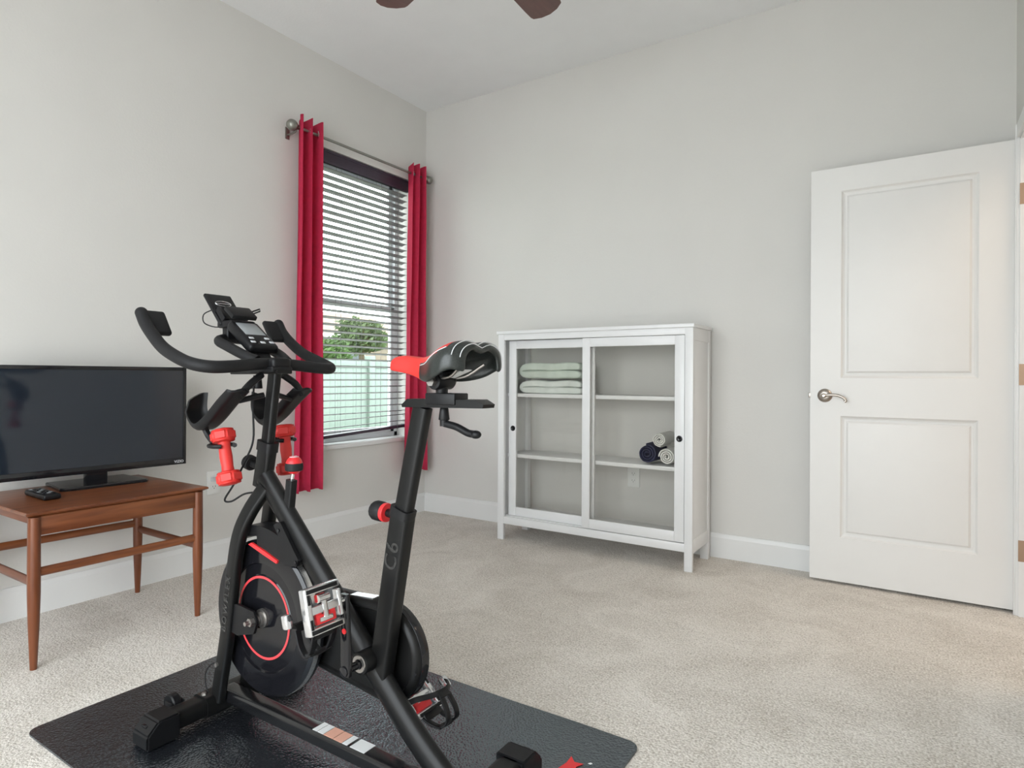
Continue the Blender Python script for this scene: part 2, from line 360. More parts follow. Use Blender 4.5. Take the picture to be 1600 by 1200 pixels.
# ---- window: vinyl frame, two sashes with panes, sill
W = thing('window_1', None, None, (-.15, -.62, WZ0), kind='structure')
fb = bm_(); X0, X1 = -.190, -.125
for q in ((X0, X1, WY0, WY0+.035, WZ0, WZ1), (X0, X1, WY1-.035, WY1, WZ0, WZ1), (X0, X1, WY0, WY1, WZ0, WZ0+.035), (X0, X1, WY0, WY1, WZ1-.035, WZ1)): box(fb, *q, .003)
obj('window_frame', fb, 'vinylw', W, doubles=False)
for (z0, z1, xo) in ((WZ0+.03, 1.515, -.140), (1.480, WZ1-.03, -.165)):
    sb = bm_(); y0, y1 = WY0+.03, WY1-.03
    for q in ((y0, y0+.04, z0, z1), (y1-.04, y1, z0, z1), (y0, y1, z0, z0+.045), (y0, y1, z1-.040, z1)): box(sb, xo-.012, xo+.012, *q, .003)
    s = obj('sash', sb, 'vinylw', W, doubles=False)
    g = bm_(); box(g, xo-.003, xo+.003, y0+.03, y1-.03, z0+.03, z1-.03); obj('pane', g, 'glass', s, smooth=0)
sl = bm_(); box(sl, -.13, .018, WY0-.02, WY1+.02, WZ0-.026, WZ0+.001, .004); obj('window_sill', sl, 'trim', W)

# ================================================================== blind, curtains, rod
V = thing('venetian_blind', 'dark horizontal slat blind hanging inside the window opening', 'blind', (-.05, -.62, WZ0+.03))
by0, by1 = WY0+.012, WY1-.010
vb = bm_(); box(vb, -.032, -.012, by0, by1, 2.352, 2.436, .004); box(vb, -.034, -.008, by0, by1, 2.352, 2.366, .003); box(vb, -.034, -.008, by0, by1, 2.420, 2.436, .003)
obj('valance', vb, 'valance', V, doubles=False)
bx('headrail', 'valance', V, -.080, -.034, by0, by1, 2.385, 2.434, .003)
TL = math.radians(9)
def slat_mesh():
    b = bm_(); rows = []
    for k in range(5):
        u = (k/4-.5); xx = -.048+u*.050*math.cos(TL); zz = u*.050*math.sin(TL) + .0030*(1-4*u*u)
        rows.append((xx, zz))
    L = [[b.verts.new((xx, y, zz+dz)) for xx, zz in rows] for y in (by0+.004, by1-.004) for dz in (0, .0026)]
    a0, a1, c0, c1 = L
    for k in range(4):
        b.faces.new((a0[k], a0[k+1], c0[k+1], c0[k])); b.faces.new((a1[k+1], a1[k], c1[k], c1[k+1]))
        b.faces.new((a0[k], a1[k], a1[k+1], a0[k+1])); b.faces.new((c0[k], c0[k+1], c1[k+1], c1[k]))
    b.faces.new((a0[0], c0[0], c1[0], a1[0])); b.faces.new((a0[4], a1[4], c1[4], c0[4])); return b
z_top, z_low, NS = 2.325, .668, 38
s0 = obj('slat', slat_mesh(), 'blind', V); base_off = Vector((0, 0, 0))
zref = V.location.z
for i in range(NS):
    o = s0 if i == 0 else s0.copy()
    if i: COL.objects.link(o); o.parent = V
    zz = z_top + (z_low-z_top)*i/(NS-1)
    o.location = (0, 0, zz); 
    # the last slats lie on the rail and sag towards the far end
    if i >= NS-2: o.rotation_euler = (math.radians(1.2), 0, 0); o.location.z += .008
    o.location.z += 0
br = bm_(); sweep(br, [(-.048, by0+.004, .613), (-.048, by1-.004, .648)], rrect(.020, .050, .005), side=(1, 0, 0)); obj('bottom_rail', br, 'valance', V)
ec = bm_(); box(ec, -.072, -.024, by1-.012, by1-.002, .635, .662, .004); obj('rail_end_cap', ec, 'cord', V)
for y in (-.98, -.80, -.62, -.44, -.27):
    cb = bm_()
    for dx in (-.073, -.022): tube(cb, [(dx, y, 2.39), (dx, y, .64)], .0010, 6)
    obj('ladder_cord', cb, 'cord', V, doubles=False)
wd = bm_(); cyl(wd, (-.016, -.36, 2.35), (-.012, -.352, .95), .0035, seg=8); obj('tilt_wand', wd, 'glass', V)
def curtain(label, yt0, yt1, yb0, yb1, nw, ph, gpos):
    C = thing('curtain', label, 'curtain', (.08, (yb0+yb1)/2, .33), 'crimson grommet curtains')
    b = bm_(); NZ, NY = 30, 84; grid = []
    for j in range(NZ+1):
        t = j/NZ; z = 2.522 + (.325-2.522)*t; row = []
        y0 = yt0+(yb0-yt0)*t; y1 = yt1+(yb1-yt1)*t
        for i in range(NY+1):
            s = i/NY; ang = 2*PI*nw*s+ph
            am = .036 + .006*math.sin(3*t+ph)
            x = .08 + am*math.sin(ang) + .010*math.sin(2*ang+1.3+2*t)*t + .006*noise.noise((s*6, t*4, ph))
            y = y0 + (y1-y0)*s + .010*math.cos(ang+.5)*math.sin(PI*s)
            zz = z + (.006*math.sin(ang*1.0+1) if j == NZ else 0) + (.010*math.sin(ang+.4) if j == 0 else 0)
            row.append(b.verts.new((x, y, zz)))
        grid.append(row)
    for j in range(NZ):
        for i in range(NY): b.faces.new((grid[j][i], grid[j][i+1], grid[j+1][i+1], grid[j+1][i]))
    o = obj('curtain_panel', b, 'curtain', C, smooth=60)
    sm = o.modifiers.new('thickness', 'SOLIDIFY'); sm.thickness = .0022
    for s in gpos:
        g = bm_(); c = Vector((.08, yt0+(yt1-yt0)*s, 2.459)); n = 20; R, r = .023, .0045; rings = []
        ax = Vector((.55, .83, 0)).normalized(); uu = Vector((0, 0, 1)); vv = ax.cross(uu)
        for i in range(n):
            a = 2*PI*i/n; d = uu*math.cos(a)+vv*math.sin(a)
            rings.append([g.verts.new(c+d*(R+r*math.cos(2*PI*k/8))+ax*r*.8*math.sin(2*PI*k/8)) for k in range(8)])
        for i in range(n):
            for k in range(8): g.faces.new((rings[i][k], rings[(i+1) % n][k], rings[(i+1) % n][(k+1) % 8], rings[i][(k+1) % 8]))
        obj('grommet', g, 'chrome', C)
curtain('crimson curtain bunched beside the rod end farther from the room corner', -1.222, -1.045, -1.248, -1.030, 2.5, .6, (.17, .5, .83))
curtain('crimson curtain bunched against the room corner, beside the white cabinet wall', -.262, -.095, -.300, -.048, 2.5, 2.2, (.17, .5, .83))
R_ = thing('curtain_rod', 'pewter curtain rod with ball finials above the window', 'curtain rod', (.08, -.65, 2.459))
b = bm_(); cyl(b, (.08, -1.245, 2.459), (.08, -.085, 2.459), .0085, seg=16); obj('rod', b, 'pewter', R_)
for y, r, dr in ((-1.262, .033, -1), (-.062, .030, 1)):
    b = bm_(); sphere(b, (.08, y, 2.459), r, u=28, v=18); f = obj('finial', b, 'pewter', R_, smooth=60)
    b = bm_(); cyl(b, (.08, y-dr*.03, 2.459), (.08, y-dr*.048, 2.459), .017, .012, 20); obj('collar', b, 'pewter', f)
for y in (-1.236, -.105):
    b = bm_(); box(b, .0, .006, y-.014, y+.014, 2.40, 2.47, .002); tube(b, [(.004, y, 2.425), (.05, y, 2.425), (.08, y, 2.432), (.08, y, 2.446)], .0055, 10, 4); obj('bracket', b, 'pewter', R_, doubles=False)

# ================================================================== outlets
def outlet(label, c, ax, nrm, plugged):
    """c centre on the wall, ax horizontal direction along the wall, nrm into the room"""
    A, N, U = Vector(ax), Vector(nrm), Vector((0, 0, 1))
    T = thing('wall_outlet', label, 'outlet', Vector(c)-U*.06, 'duplex outlets')
    def lb(b, u0, u1, v0, v1, n0, n1, bev=.001):
        vs = box(b, u0, u1, v0, v1, n0, n1, bev)
        for v in vs: p = v.co.copy(); v.co = Vector(c)+A*p.x+U*p.y+N*p.z
    b = bm_(); lb(b, -.038, .038, -.061, .061, 0, .006, .002); obj('cover_plate', b, 'plate', T)
    for dv in (-.021, .021):
        b = bm_(); lb(b, -.017, .017, dv-.015, dv+.015, .005, .0085, .002); r = obj('receptacle', b, 'plate', T)
        b = bm_(); lb(b, -.008, -.006, dv-.002, dv+.006, .0085, .0092, 0); lb(b, .006, .008, dv-.002, dv+.006, .0085, .0092, 0); lb(b, -.002, .002, dv-.010, dv-.006, .0085, .0092, 0)
        obj('slot', b, 'slot', r, doubles=False)
    b = bm_(); lathe(b, [(.003, 0), (.003, .0015), (.001, .002)], Vector(c)+N*.006, N.to_track_quat('Z', 'Y'), 10); obj('screw', b, 'plate', T)
    if plugged:
        b = bm_(); lb(b, -.019, .004, .008, .032, .0085, .020, .003); obj('plug_in_device', b, 'btn', T)
outlet('white duplex outlet on the wall beside the walnut table', (0, -1.684, .443), (0, 1, 0), (1, 0, 0), True)
outlet('white duplex outlet seen through the glass of the white cabinet', (1.672, 0, .405), (1, 0, 0), (0, -1, 0), False)

# ================================================================== ceiling fan
FX, FYc, FZ = 1.722, -1.750, 2.655
F = thing('ceiling_fan', 'dark wood ceiling fan with five blades', 'ceiling fan', (FX, FYc, FZ))
b = bm_(); lathe(b, [(.075, H-.0), (.075, H-.02), (.045, H-.06), (.02, H-.07)], (FX, FYc, 0), Matrix.Identity(3).to_quaternion(), 28); obj('canopy', b, 'nickel', F)
b = bm_(); cyl(b, (FX, FYc, H-.08), (FX, FYc, FZ+.12), .013, seg=14); obj('downrod', b, 'nickel', F)
b = bm_(); lathe(b, [(.03, FZ+.13), (.085, FZ+.115), (.105, FZ+.06), (.105, FZ+.01), (.07, FZ-.02), (.06, FZ-.055), (.02, FZ-.065)], (FX, FYc, 0), Matrix.Identity(3).to_quaternion(), 32); obj('motor_housing', b, 'nickel', F)
for k in range(5):
    a = math.radians(90.5+72*k); rot = Matrix.Rotation(a, 3, 'Z') @ Matrix.Rotation(math.radians(-12), 3, 'X')
    out = []
    prof = [(.17, .052), (.25, .060), (.40, .070), (.52, .0755), (.575, .0765)]
    rim = [(x, w_) for x, w_ in prof] + [(.592, .072), (.612, .040), (.620, 0)]
    pts = rim + [(x, -w_) for x, w_ in reversed(rim[:-1])]
    b = bm_(); A = [b.verts.new(rot @ Vector((x, y, -.003)) + Vector((FX, FYc, FZ))) for x, y in pts]; B = [b.verts.new(rot @ Vector((x, y, .003)) + Vector((FX, FYc, FZ))) for x, y in pts]
    b.faces.new(A[::-1]); b.faces.new(B)
    for i in range(len(pts)): j = (i+1) % len(pts); b.faces.new((A[i], A[j], B[j], B[i]))
    bl = obj('blade', b, 'fan', F, smooth=30)
    b = bm_(); vs = box(b, .09, .23, -.022, .022, -.008, -.003, .002)
    for v in vs: v.co = rot @ v.co + Vector((FX, FYc, FZ))
    obj('blade_iron', b, 'nickel', bl)

# ================================================================== white display cabinet
cx0, cx1, cyf, cyb = .922, 2.143, -.370, -.045
K = thing('display_cabinet', 'white display cabinet with two sliding glass doors', 'cabinet', ((cx0+cx1)/2, (cyf+cyb)/2, 0))
lw = .043
for x in (cx0, cx1-lw):
    for y0, y1 in ((cyf, cyf+.022), (cyb-.040, cyb)): bx('leg', 'cab', K, x, x+lw, y0, y1, 0, 1.272, .0015)
bx('cabinet_top', 'cab', K, cx0-.008, cx1+.008, cyf-.010, cyb+.004, 1.272, 1.292, .003)
for x0 in (cx0+.004, cx1-.024):
    b = bm_(); box(b, x0, x0+.020, cyf+.022, cyb-.040, .095, 1.272, .001); sp = obj('side_panel', b, 'cab', K)
    b = bm_(); xo = cx0+.0005 if x0 < 1.5 else cx1-.0045
    box(b, xo, xo+.004, cyf+.022, cyb-.040, 1.205, 1.272, .0008); obj('side_rail', b, 'cab', sp)
    bx('side_rail', 'cab', sp, xo, xo+.004, cyf+.022, cyb-.040, .095, .165, .0008)
bx('top_rail', 'cab', K, cx0+lw, cx1-lw, cyf+.002, cyf+.022, 1.236, 1.272, .001)
bx('bottom_rail', 'cab', K, cx0+lw, cx1-lw, cyf+.002, cyf+.024, .099, .143, .001)
bx('top_inner_board', 'cab', K, cx0+.024, cx1-.024, cyf+.070, cyb-.004, 1.250, 1.272, .001)
bx('bottom_board', 'cab', K, cx0+.024, cx1-.024, cyf+.024, cyb-.004, .125, .146, .001)
bx('back_rail', 'cab', K, cx0+lw, cx1-lw, cyb-.018, cyb, 1.20, 1.25, .001)
bx('shelf', 'cab', K, cx0+.024, cx1-.024, cyf+.072, cyb-.006, .884, .906, .001)
bx('shelf', 'cab', K, cx0+.024, cx1-.024, cyf+.072, cyb-.006, .505, .527, .001)
def slide_door(x0, x1, y0, y1, wl, wr, kx):
    z0, z1 = .147, 1.233
    b = bm_()
    for q in ((x0, x0+wl, z0, z1), (x1-wr, x1, z0, z1), (x0+wl, x1-wr, z0, z0+.054), (x0+wl, x1-wr, z1-.050, z1)): box(b, q[0], q[1], y0, y1, q[2], q[3], .0015)
    d = obj('sliding_door', b, 'cab', K, doubles=False)
    b = bm_(); ym = (y0+y1)/2; box(b, x0+wl-.004, x1-wr+.004, ym-.002, ym+.002, z0+.050, z1-.046); obj('glass_pane', b, 'cglass', d, smooth=0)
    b = bm_(); lathe(b, [(.0165, 0), (.0165, .0025), (.013, .003), (.010, .0008), (.004, .0006), (.0035, .002)], (kx, y0, .689), QY, 26); obj('knob', b, 'gloss', d)
slide_door(cx0+lw+.008, 1.560, cyf+.046, cyf+.064, .052, .052, 1.004)
slide_door(1.503, cx1-lw-.003, cyf+.004, cyf+.022, .048, .052, 2.072)
# ---- towels
def folded_towel(label, mt, x0, x1, y0, y1, z0, h, seed):
    n = 2; th = h/n; pts = []
    xl, xr = x0+th*.5, x1-th*.5
    for k in range(n):
        z = z0+th*(k+.5); a, b_ = (xr, xl) if k % 2 == 0 else (xl, xr)
        if k: 
            xs = xr if k % 2 == 0 else xl; sgn = 1 if k % 2 == 0 else -1
            pts.append((xs+sgn*th*.45, z-th*.5))
        for s in range(9): pts.append((a+(b_-a)*s/8, z))
    b = bm_(); NYs = 14; rows = []
    for j in range(NYs+1):
        y = y0+(y1-y0)*j/NYs; rows.append([Vector((x, y, z)) for x, z in pts])
    # strip with thickness: offset by normals in the section plane
    def nrm(i):
        p, q = pts[max(i-1, 0)], pts[min(i+1, len(pts)-1)]; d = Vector((q[0]-p[0], q[1]-p[1])); d.normalize(); return Vector((-d.y, d.x))
    A = []; B = []
    for r in rows:
        ra = []; rb = []
        for i, p in enumerate(r):
            nn = nrm(i); k = th*.47
            wob = .006*noise.noise((p.x*9+seed, p.y*7, p.z*9)); 
            lump = 1+.0*p.x
            dz = wob*((p.z-z0)/h)*.8 - .010*(1-abs(math.sin((p.x-x0)/(x1-x0)*PI*2)))*((p.z-z0)/h)
            ra.append(b.verts.new((p.x+nn.x*k, p.y+.014*noise.noise((p.x*8, p.z*20, seed)), p.z+nn.y*k+dz))); rb.append(b.verts.new((p.x-nn.x*k, p.y, p.z-nn.y*k+dz)))
        A.append(ra); B.append(rb)
    m_ = len(pts)
    for j in range(NYs):
        for i in range(m_-1):
            b.faces.new((A[j][i], A[j][i+1], A[j+1][i+1], A[j+1][i])); b.faces.new((B[j][i+1], B[j][i], B[j+1][i], B[j+1][i+1]))
        b.faces.new((A[j][0], A[j+1][0], B[j+1][0], B[j][0])); b.faces.new((A[j][-1], B[j][-1], B[j+1][-1], A[j+1][-1]))
    for j in (0, NYs):
        for i in range(m_-1): b.faces.new((A[j][i], B[j][i], B[j][i+1], A[j][i+1]))
    o = obj('folded_towel', b, mt, smooth=70); tag(o, label, 'towel', 'folded sage towels')
    mdd = o.modifiers.new('soften', 'SUBSURF'); mdd.levels = 1; mdd.render_levels = 1
folded_towel('pale sage folded towel lying on the cabinet shelf, under another', 'sage2', 1.02, 1.475, -.275, -.070, .907, .084, 1.0)
folded_towel('sage green folded towel on top of another towel', 'sage', 1.015, 1.475, -.280, -.075, 1.000, .100, 2.4)
def rolled_towel(label, mt, cx, cz, r, y0, y1, seed, group=None):
    b = bm_(); turns = 3.2; N = 110; t = r/(turns+.6); P = []
    for i in range(N+1):
        a = turns*2*PI*i/N; rad = t*.45+(r-t*.5-t*.45)*i/N
        P.append((a+seed, rad))
    ys = [y0, y0+.012]+[y0+(y1-y0)*k/5 for k in range(1, 5)]+[y1]
    A = []; B = []
    for y in ys:
        ra = []; rb = []
        for a, rad in P:
            e = .0025*noise.noise((math.cos(a)*3, math.sin(a)*3, y*12+seed)); off = .006*noise.noise((a*.7, seed, 3.1)) if y == y0 else 0
            for lst, k in ((ra, t*.44), (rb, -t*.44)):
                kk = k*(.55 if y == y0 else 1)
                lst.append(b.verts.new((cx+(rad+kk+e)*math.cos(a), y+off, cz+(rad+kk+e)*math.sin(a)*.97)))
        A.append(ra); B.append(rb)
    for j in range(len(ys)-1):
        for i in range(N):
            b.faces.new((A[j][i], A[j][i+1], A[j+1][i+1], A[j+1][i])); b.faces.new((B[j][i+1], B[j][i], B[j+1][i], B[j+1][i+1]))
        b.faces.new((A[j][-1], B[j][-1], B[j+1][-1], A[j+1][-1])); b.faces.new((A[j][0], A[j+1][0], B[j+1][0], B[j][0]))
    for j in (0, len(ys)-1):
        for i in range(N): b.faces.new((A[j][i], B[j][i], B[j][i+1], A[j][i+1]))
    tag(obj('rolled_towel', b, mt, smooth=50), label, 'towel', group)
rolled_towel('navy blue rolled towel on the lower cabinet shelf', 'navy', 1.862, .588, .060, -.285, -.10, .4)
rolled_towel('white rolled towel lying on the shelf next to the navy roll', 'white', 1.975, .578, .050, -.288, -.10, 1.9, 'white rolled towels')
rolled_towel('white rolled towel stacked on top of the navy roll', 'white', 1.932, .668, .043, -.280, -.10, 3.6, 'white rolled towels')

# ================================================================== walnut table, television, remote
T = thing('side_table', 'walnut side table with tapered legs and stretchers', 'table', (.33, -2.39, 0))
tx0, tx1, ty0, ty1 = .035, .612, -2.722, -2.078
b = bm_()
lev = [(0, .540, .004), (0, .537, 0), (0, .531, 0), (0, .520, .022)]
rings = []
for _, z, ins in lev:
    rings.append([b.verts.new(p) for p in ((tx0+ins, ty0+ins, z), (tx1-ins, ty0+ins, z), (tx1-ins, ty1-ins, z), (tx0+ins, ty1-ins, z))])
b.faces.new(rings[0]); b.faces.new(rings[-1][::-1])
for p, q in zip(rings[:-1], rings[1:]):
    for i in range(4): b.faces.new((p[i], p[(i+1) % 4], q[(i+1) % 4], q[i]))
tt = obj('tabletop', b, 'walnut', T, smooth=20)
LG = [(.588, -2.690), (.588, -2.110), (.085, -2.690), (.085, -2.105)]
for (x, y) in LG:
    b = bm_(); lathe(b, [(.0105, 0), (.013, .06), (.017, .16), (.0195, .26), (.0195, .36), (.019, .45), (.0185, .521)], (x, y, 0), Matrix.Identity(3).to_quaternion(), 20); obj('leg', b, 'walnut_z', T)
bx('apron', 'walnut', T, .578, .596, -2.675, -2.125, .457, .521, .001)
bx('apron', 'walnut', T, .076, .094, -2.675, -2.122, .470, .521, .001)
bx('apron', 'walnut_x', T, .100, .573, -2.694, -2.676, .494, .521, .001)
bx('apron', 'walnut_x', T, .100, .573, -2.122, -2.104, .494, .521, .001)
def rail(p0, p1, mt, a=.032, b_=.020):
    b = bm_(); sweep(b, [p0, (Vector(p0)+Vector(p1))/2, p1], ellipse(a, b_, 16), side=(Vector(p1)-Vector(p0)).cross(Vector((0, 0, 1))).normalized()); obj('stretcher', b, mt, T)
rail((.588, -2.675, .330), (.588, -2.125, .330), 'walnut'); rail((.085, -2.675, .328), (.085, -2.120, .322), 'walnut')
rail((.100, -2.690, .296), (.573, -2.690, .296), 'walnut_x'); rail((.100, -2.105, .296), (.573, -2.110, .296), 'walnut_x')
# television, turned slightly; built around its own centre
TVc = Vector((.158, -2.312, .5405)); tva = math.radians(-4.5); RT = Matrix.Rotation(tva, 3, 'Z')
TV = thing('television', 'black flat screen television on the walnut table', 'television', TVc)
def tvbox(b, n0, n1, s0, s1, z0, z1, bev=.002):
    for v in box(b, n0, n1, s0, s1, z0, z1, bev): v.co = RT @ v.co + TVc
tw = .366
b = bm_(); tvbox(b, -.012, .018, -tw, tw, .050, .506, .004); tvbox(b, -.045, -.010, -.26, .26, .075, .38, .012); obj('television_housing', b, 'blackp', TV, doubles=False)
b = bm_()
for q in ((-tw, -tw+.014, .050, .506), (tw-.014, tw, .050, .506), (-tw+.014, tw-.014, .490, .506), (-tw+.014, tw-.014, .050, .080)): tvbox(b, .016, .024, *q, .0012)
bz = obj('bezel', b, 'gloss', TV, doubles=False)
b = bm_(); tvbox(b, .017, .0195, -tw+.013, tw-.013, .079, .491, 0); obj('screen', b, 'screen', TV, smooth=0)
mt_ = basis(RT @ Vector((0, 1, 0)), (0, 0, 1), TVc + RT @ Vector((.0245, .333, .0635)))
obj('logo_lettering', text_bm('VIZIO', .0165, .0003, mt_, 1.0), 'lettering', bz, smooth=0)
b = bm_(); tvbox(b, -.030, .010, -.040, .040, .010, .090, .004); obj('stand_neck', b, 'gloss', TV)
b = bm_()
pl = [(-.115, -.150), (.105, -.165), (.120, -.155), (.120, .155), (.105, .165), (-.115, .150)]
for z0, z1, ins in ((.0, .009, 0), (.009, .013, .008)):
    lo = [b.verts.new(RT @ Vector((x, y, z0)) + TVc) for x, y in pl]; hi = [b.verts.new(RT @ Vector((x*(1-ins*4), y*(1-ins*3), z1)) + TVc) for x, y in pl]
    b.faces.new(lo[::-1]); b.faces.new(hi)
    for i in range(6): b.faces.new((lo[i], lo[(i+1) % 6], hi[(i+1) % 6], hi[i]))
obj('stand_base', b, 'gloss', TV, smooth=0, doubles=False)
RC = thing('remote_control', 'black remote control lying on the walnut table', 'remote', (.315, -2.566, .5405))
rr = Matrix.Rotation(math.radians(-2), 3, 'Z'); rc = Vector((.315, -2.566, .5405))
b = bm_(); [setattr(v, 'co', rr @ v.co + rc) for v in box(b, -.098, .098, -.029, .029, 0, .022, .008, 3)]; obj('remote_body', b, 'blackp', RC)
for i in range(6):
    for j in range(3):
        b = bm_(); [setattr(v, 'co', rr @ v.co + rc) for v in box(b, -.080+i*.026, -.064+i*.026, -.020+j*.015, -.010+j*.015, .0215, .0238, .001)]; obj('button', b, 'gloss' if (i+j) % 3 else 'cord', RC)

# ================================================================== exercise mat
mx0, mx1, my0, my1 = 1.018, 2.490, -2.862, -1.962
b = bm_(); NX, NYm = 150, 92; R0 = .035; grid = []
for j in range(NYm+1):
    row = []
    for i in range(NX+1):
        u, v = i/NX, j/NYm; x = mx0+(mx1-mx0)*u; y = my0+(my1-my0)*v
        # rounded corners
        for cx_, cy_, sx, sy in ((mx0+R0, my0+R0, -1, -1), (mx1-R0, my0+R0, 1, -1), (mx0+R0, my1-R0, -1, 1), (mx1-R0, my1-R0, 1, 1)):
            if (x-cx_)*sx > 0 and (y-cy_)*sy > 0:
                d = math.hypot(x-cx_, y-cy_); mxx = max(abs(x-cx_), abs(y-cy_))
                if d > 1e-9: k = mxx/d; x = cx_+(x-cx_)*k; y = cy_+(y-cy_)*k
        x += .010*(1-2*u)*0 + .006*math.sin(v*PI*1.3)*(1-u)
        n1 = noise.noise((x*3.5, y*3.5, 1.7)); n2 = noise.noise((x*8, y*8, 4.2))
        z = .0060 + .0016*n1 + .0006*n2
        row.append(b.verts.new((x, y, min(max(z, .004), .0082))))
    grid.append(row)
for j in range(NYm):
    for i in range(NX): b.faces.new((grid[j][i], grid[j][i+1], grid[j+1][i+1], grid[j+1][i]))
edge = [grid[0][i] for i in range(NX+1)]+[grid[j][NX] for j in range(1, NYm+1)]+[grid[NYm][i] for i in range(NX-1, -1, -1)]+[grid[j][0] for j in range(NYm-1, 0, -1)]
low = [b.verts.new((v.co.x, v.co.y, .0005)) for v in edge]
for i in range(len(edge)): j = (i+1) % len(edge); b.faces.new((edge[i], low[i], low[j], edge[j]))
b.faces.new(low[::-1])
MT = thing('exercise_mat', 'black textured vinyl mat under the exercise bike', 'mat', ((mx0+mx1)/2, (my0+my1)/2, 0))
obj('mat_sheet', b, 'vinyl', MT, smooth=60)
# red printed figure near the mat corner
def flat(poly, z=.0080, th=.0006):
    b = bm_(); A = [b.verts.new((x, y, z)) for x, y in poly]; B = [b.verts.new((x, y, z+th)) for x, y in poly]
    b.faces.new(A[::-1]); b.faces.new(B)
    for i in range(len(poly)): j = (i+1) % len(poly); b.faces.new((A[i], A[j], B[j], B[i]))
    return b
star = [(2.358, -2.118), (2.376, -2.136), (2.400, -2.131), (2.389, -2.152), (2.405, -2.190), (2.380, -2.172), (2.352, -2.186), (2.360, -2.150)]
obj('printed_logo', flat(star), 'redp', MT, smooth=0)
obj('printed_logo_dot', flat([(2.408, -2.122), (2.413, -2.115), (2.419, -2.117), (2.416, -2.124)]), 'sticker', MT, smooth=0)

# ================================================================== exercise bike (rider faces -x, its left side is towards -y)
YC = -2.475
BK = thing('exercise_bike', 'black and red indoor cycling bike on the black mat', 'exercise bike', (1.83, YC, .0085))
def P3(x, z, t=0): return Vector((x, YC+t, z))
def part(name, mt, fn, parent=BK, **k):
    b = bm_(); fn(b); return obj(name, b, mt, parent, doubles=k.pop('doubles', False), **k)
def inplane(b, pts, t, sec, smooth=0, scale=None):
    p = [P3(x, z, t) for x, z in pts]
    if smooth: p = catmull(p, smooth)
    sweep(b, p, sec, side=(0, 1, 0), scale=scale)
def tb(b, x0, x1, t0, t1, z0, z1, bev=.002, seg=2, rot=None): return box(b, x0, x1, YC+t0, YC+t1, z0, z1, bev, seg, rot)
# --- stabilisers
def stab(x0, x1, name, tops):
    zc = .047; s = part(name, 'black', lambda b: sweep(b, [P3((x0+x1)/2, zc, -.20), P3((x0+x1)/2, zc, .20)], rrect(.052, x1-x0-.012, .018), side=(1, 0, 0)))
    for sg in (-1, 1):
        def cap(b, sg=sg):
            e = [(.165, .010, .078), (.235, .010, .078), (.255, .010, .050), (.255, .010, .018)]
            poly = [(sg*.165, .0085), (sg*.165, .078), (sg*.225, .078), (sg*.255, .048), (sg*.255, .0085)]
            pr = []
            for ins, xa, xb in ((0, x0, x0), (0, x1, x1)): pr.append([b.verts.new((xa, YC+t, z)) for t, z in poly])
            n = len(poly); b.faces.new(pr[0]); b.faces.new(pr[1][::-1])
            for i in range(n): b.faces.new((pr[0][i], pr[1][i], pr[1][(i+1) % n], pr[0][(i+1) % n]))
            bmesh.ops.recalc_face_normals(b, faces=b.faces)
            bmesh.ops.bevel(b, geom=list(b.edges), offset=.005, segments=2, affect='EDGES')
        c = part('end_cap', 'blackp', cap, s)
        part('cap_slot', 'gloss', lambda b, sg=sg: tb(b, (x0+x1)/2-.012, (x0+x1)/2+.012, sg*.238-.007, sg*.238+.007, .058, .0655, .002), c)
    return s
fs = stab(1.338, 1.418, 'front_stabilizer', 0)
part('stabilizer_sleeve', 'black', lambda b: sweep(b, [P3(1.378, .047, -.085), P3(1.378, .047, .085)], rrect(.060, .076, .018), side=(1, 0, 0)), fs)
for t in (-.075, .075):
    part('bolt', 'steel', lambda b, t=t: cyl(b, P3(1.378, .074, t), P3(1.378, .083, t), .009, .007, 6), fs)
rs = stab(2.245, 2.330, 'rear_stabilizer', 0)
for t in (-.135, .135):
    wb = part('transport_wheel', 'blackp', lambda b, t=t: lathe(b, [(.008, -.013), (.026, -.013), (.029, -.009), (.029, .009), (.026, .013), (.008, .013)], P3(1.322, .062, t), QY, 26))
    part('wheel_bracket', 'blackp', lambda b, t=t: (tb(b, 1.316, 1.350, t-.020, t-.014, .050, .076, .003), tb(b, 1.316, 1.350, t+.014, t+.020, .050, .076, .003)), wb)
# --- bottom beam with stickers
bsec = rrect(.040, .052, .012)
beam = part('bottom_beam', 'satin', lambda b: inplane(b, [(1.390, .062), (1.6, .062), (1.85, .063), (2.05, .062), (2.275, .056)], -.006, bsec, 6))
for x0, x1, mt in ((1.795, 1.812, 'sticker'), (1.814, 1.836, 'sticker'), (1.838, 1.872, 'stickero'), (1.874, 1.905, 'stickero'), (1.907, 1.925, 'sticker'), (1.935, 1.985, 'sticker')):
    part('sticker', mt, lambda b: tb(b, x0, x1, -.026, .014, .0825, .0837, .0002, 1), beam)
# --- main diagonal tube (elliptical)
main = part('main_tube', 'black', lambda b: inplane(b, [(1.555, .720), (1.72, .558), (1.95, .333), (2.12, .170), (2.262, .062)], 0, ellipse(.066, .046, 24), 8))
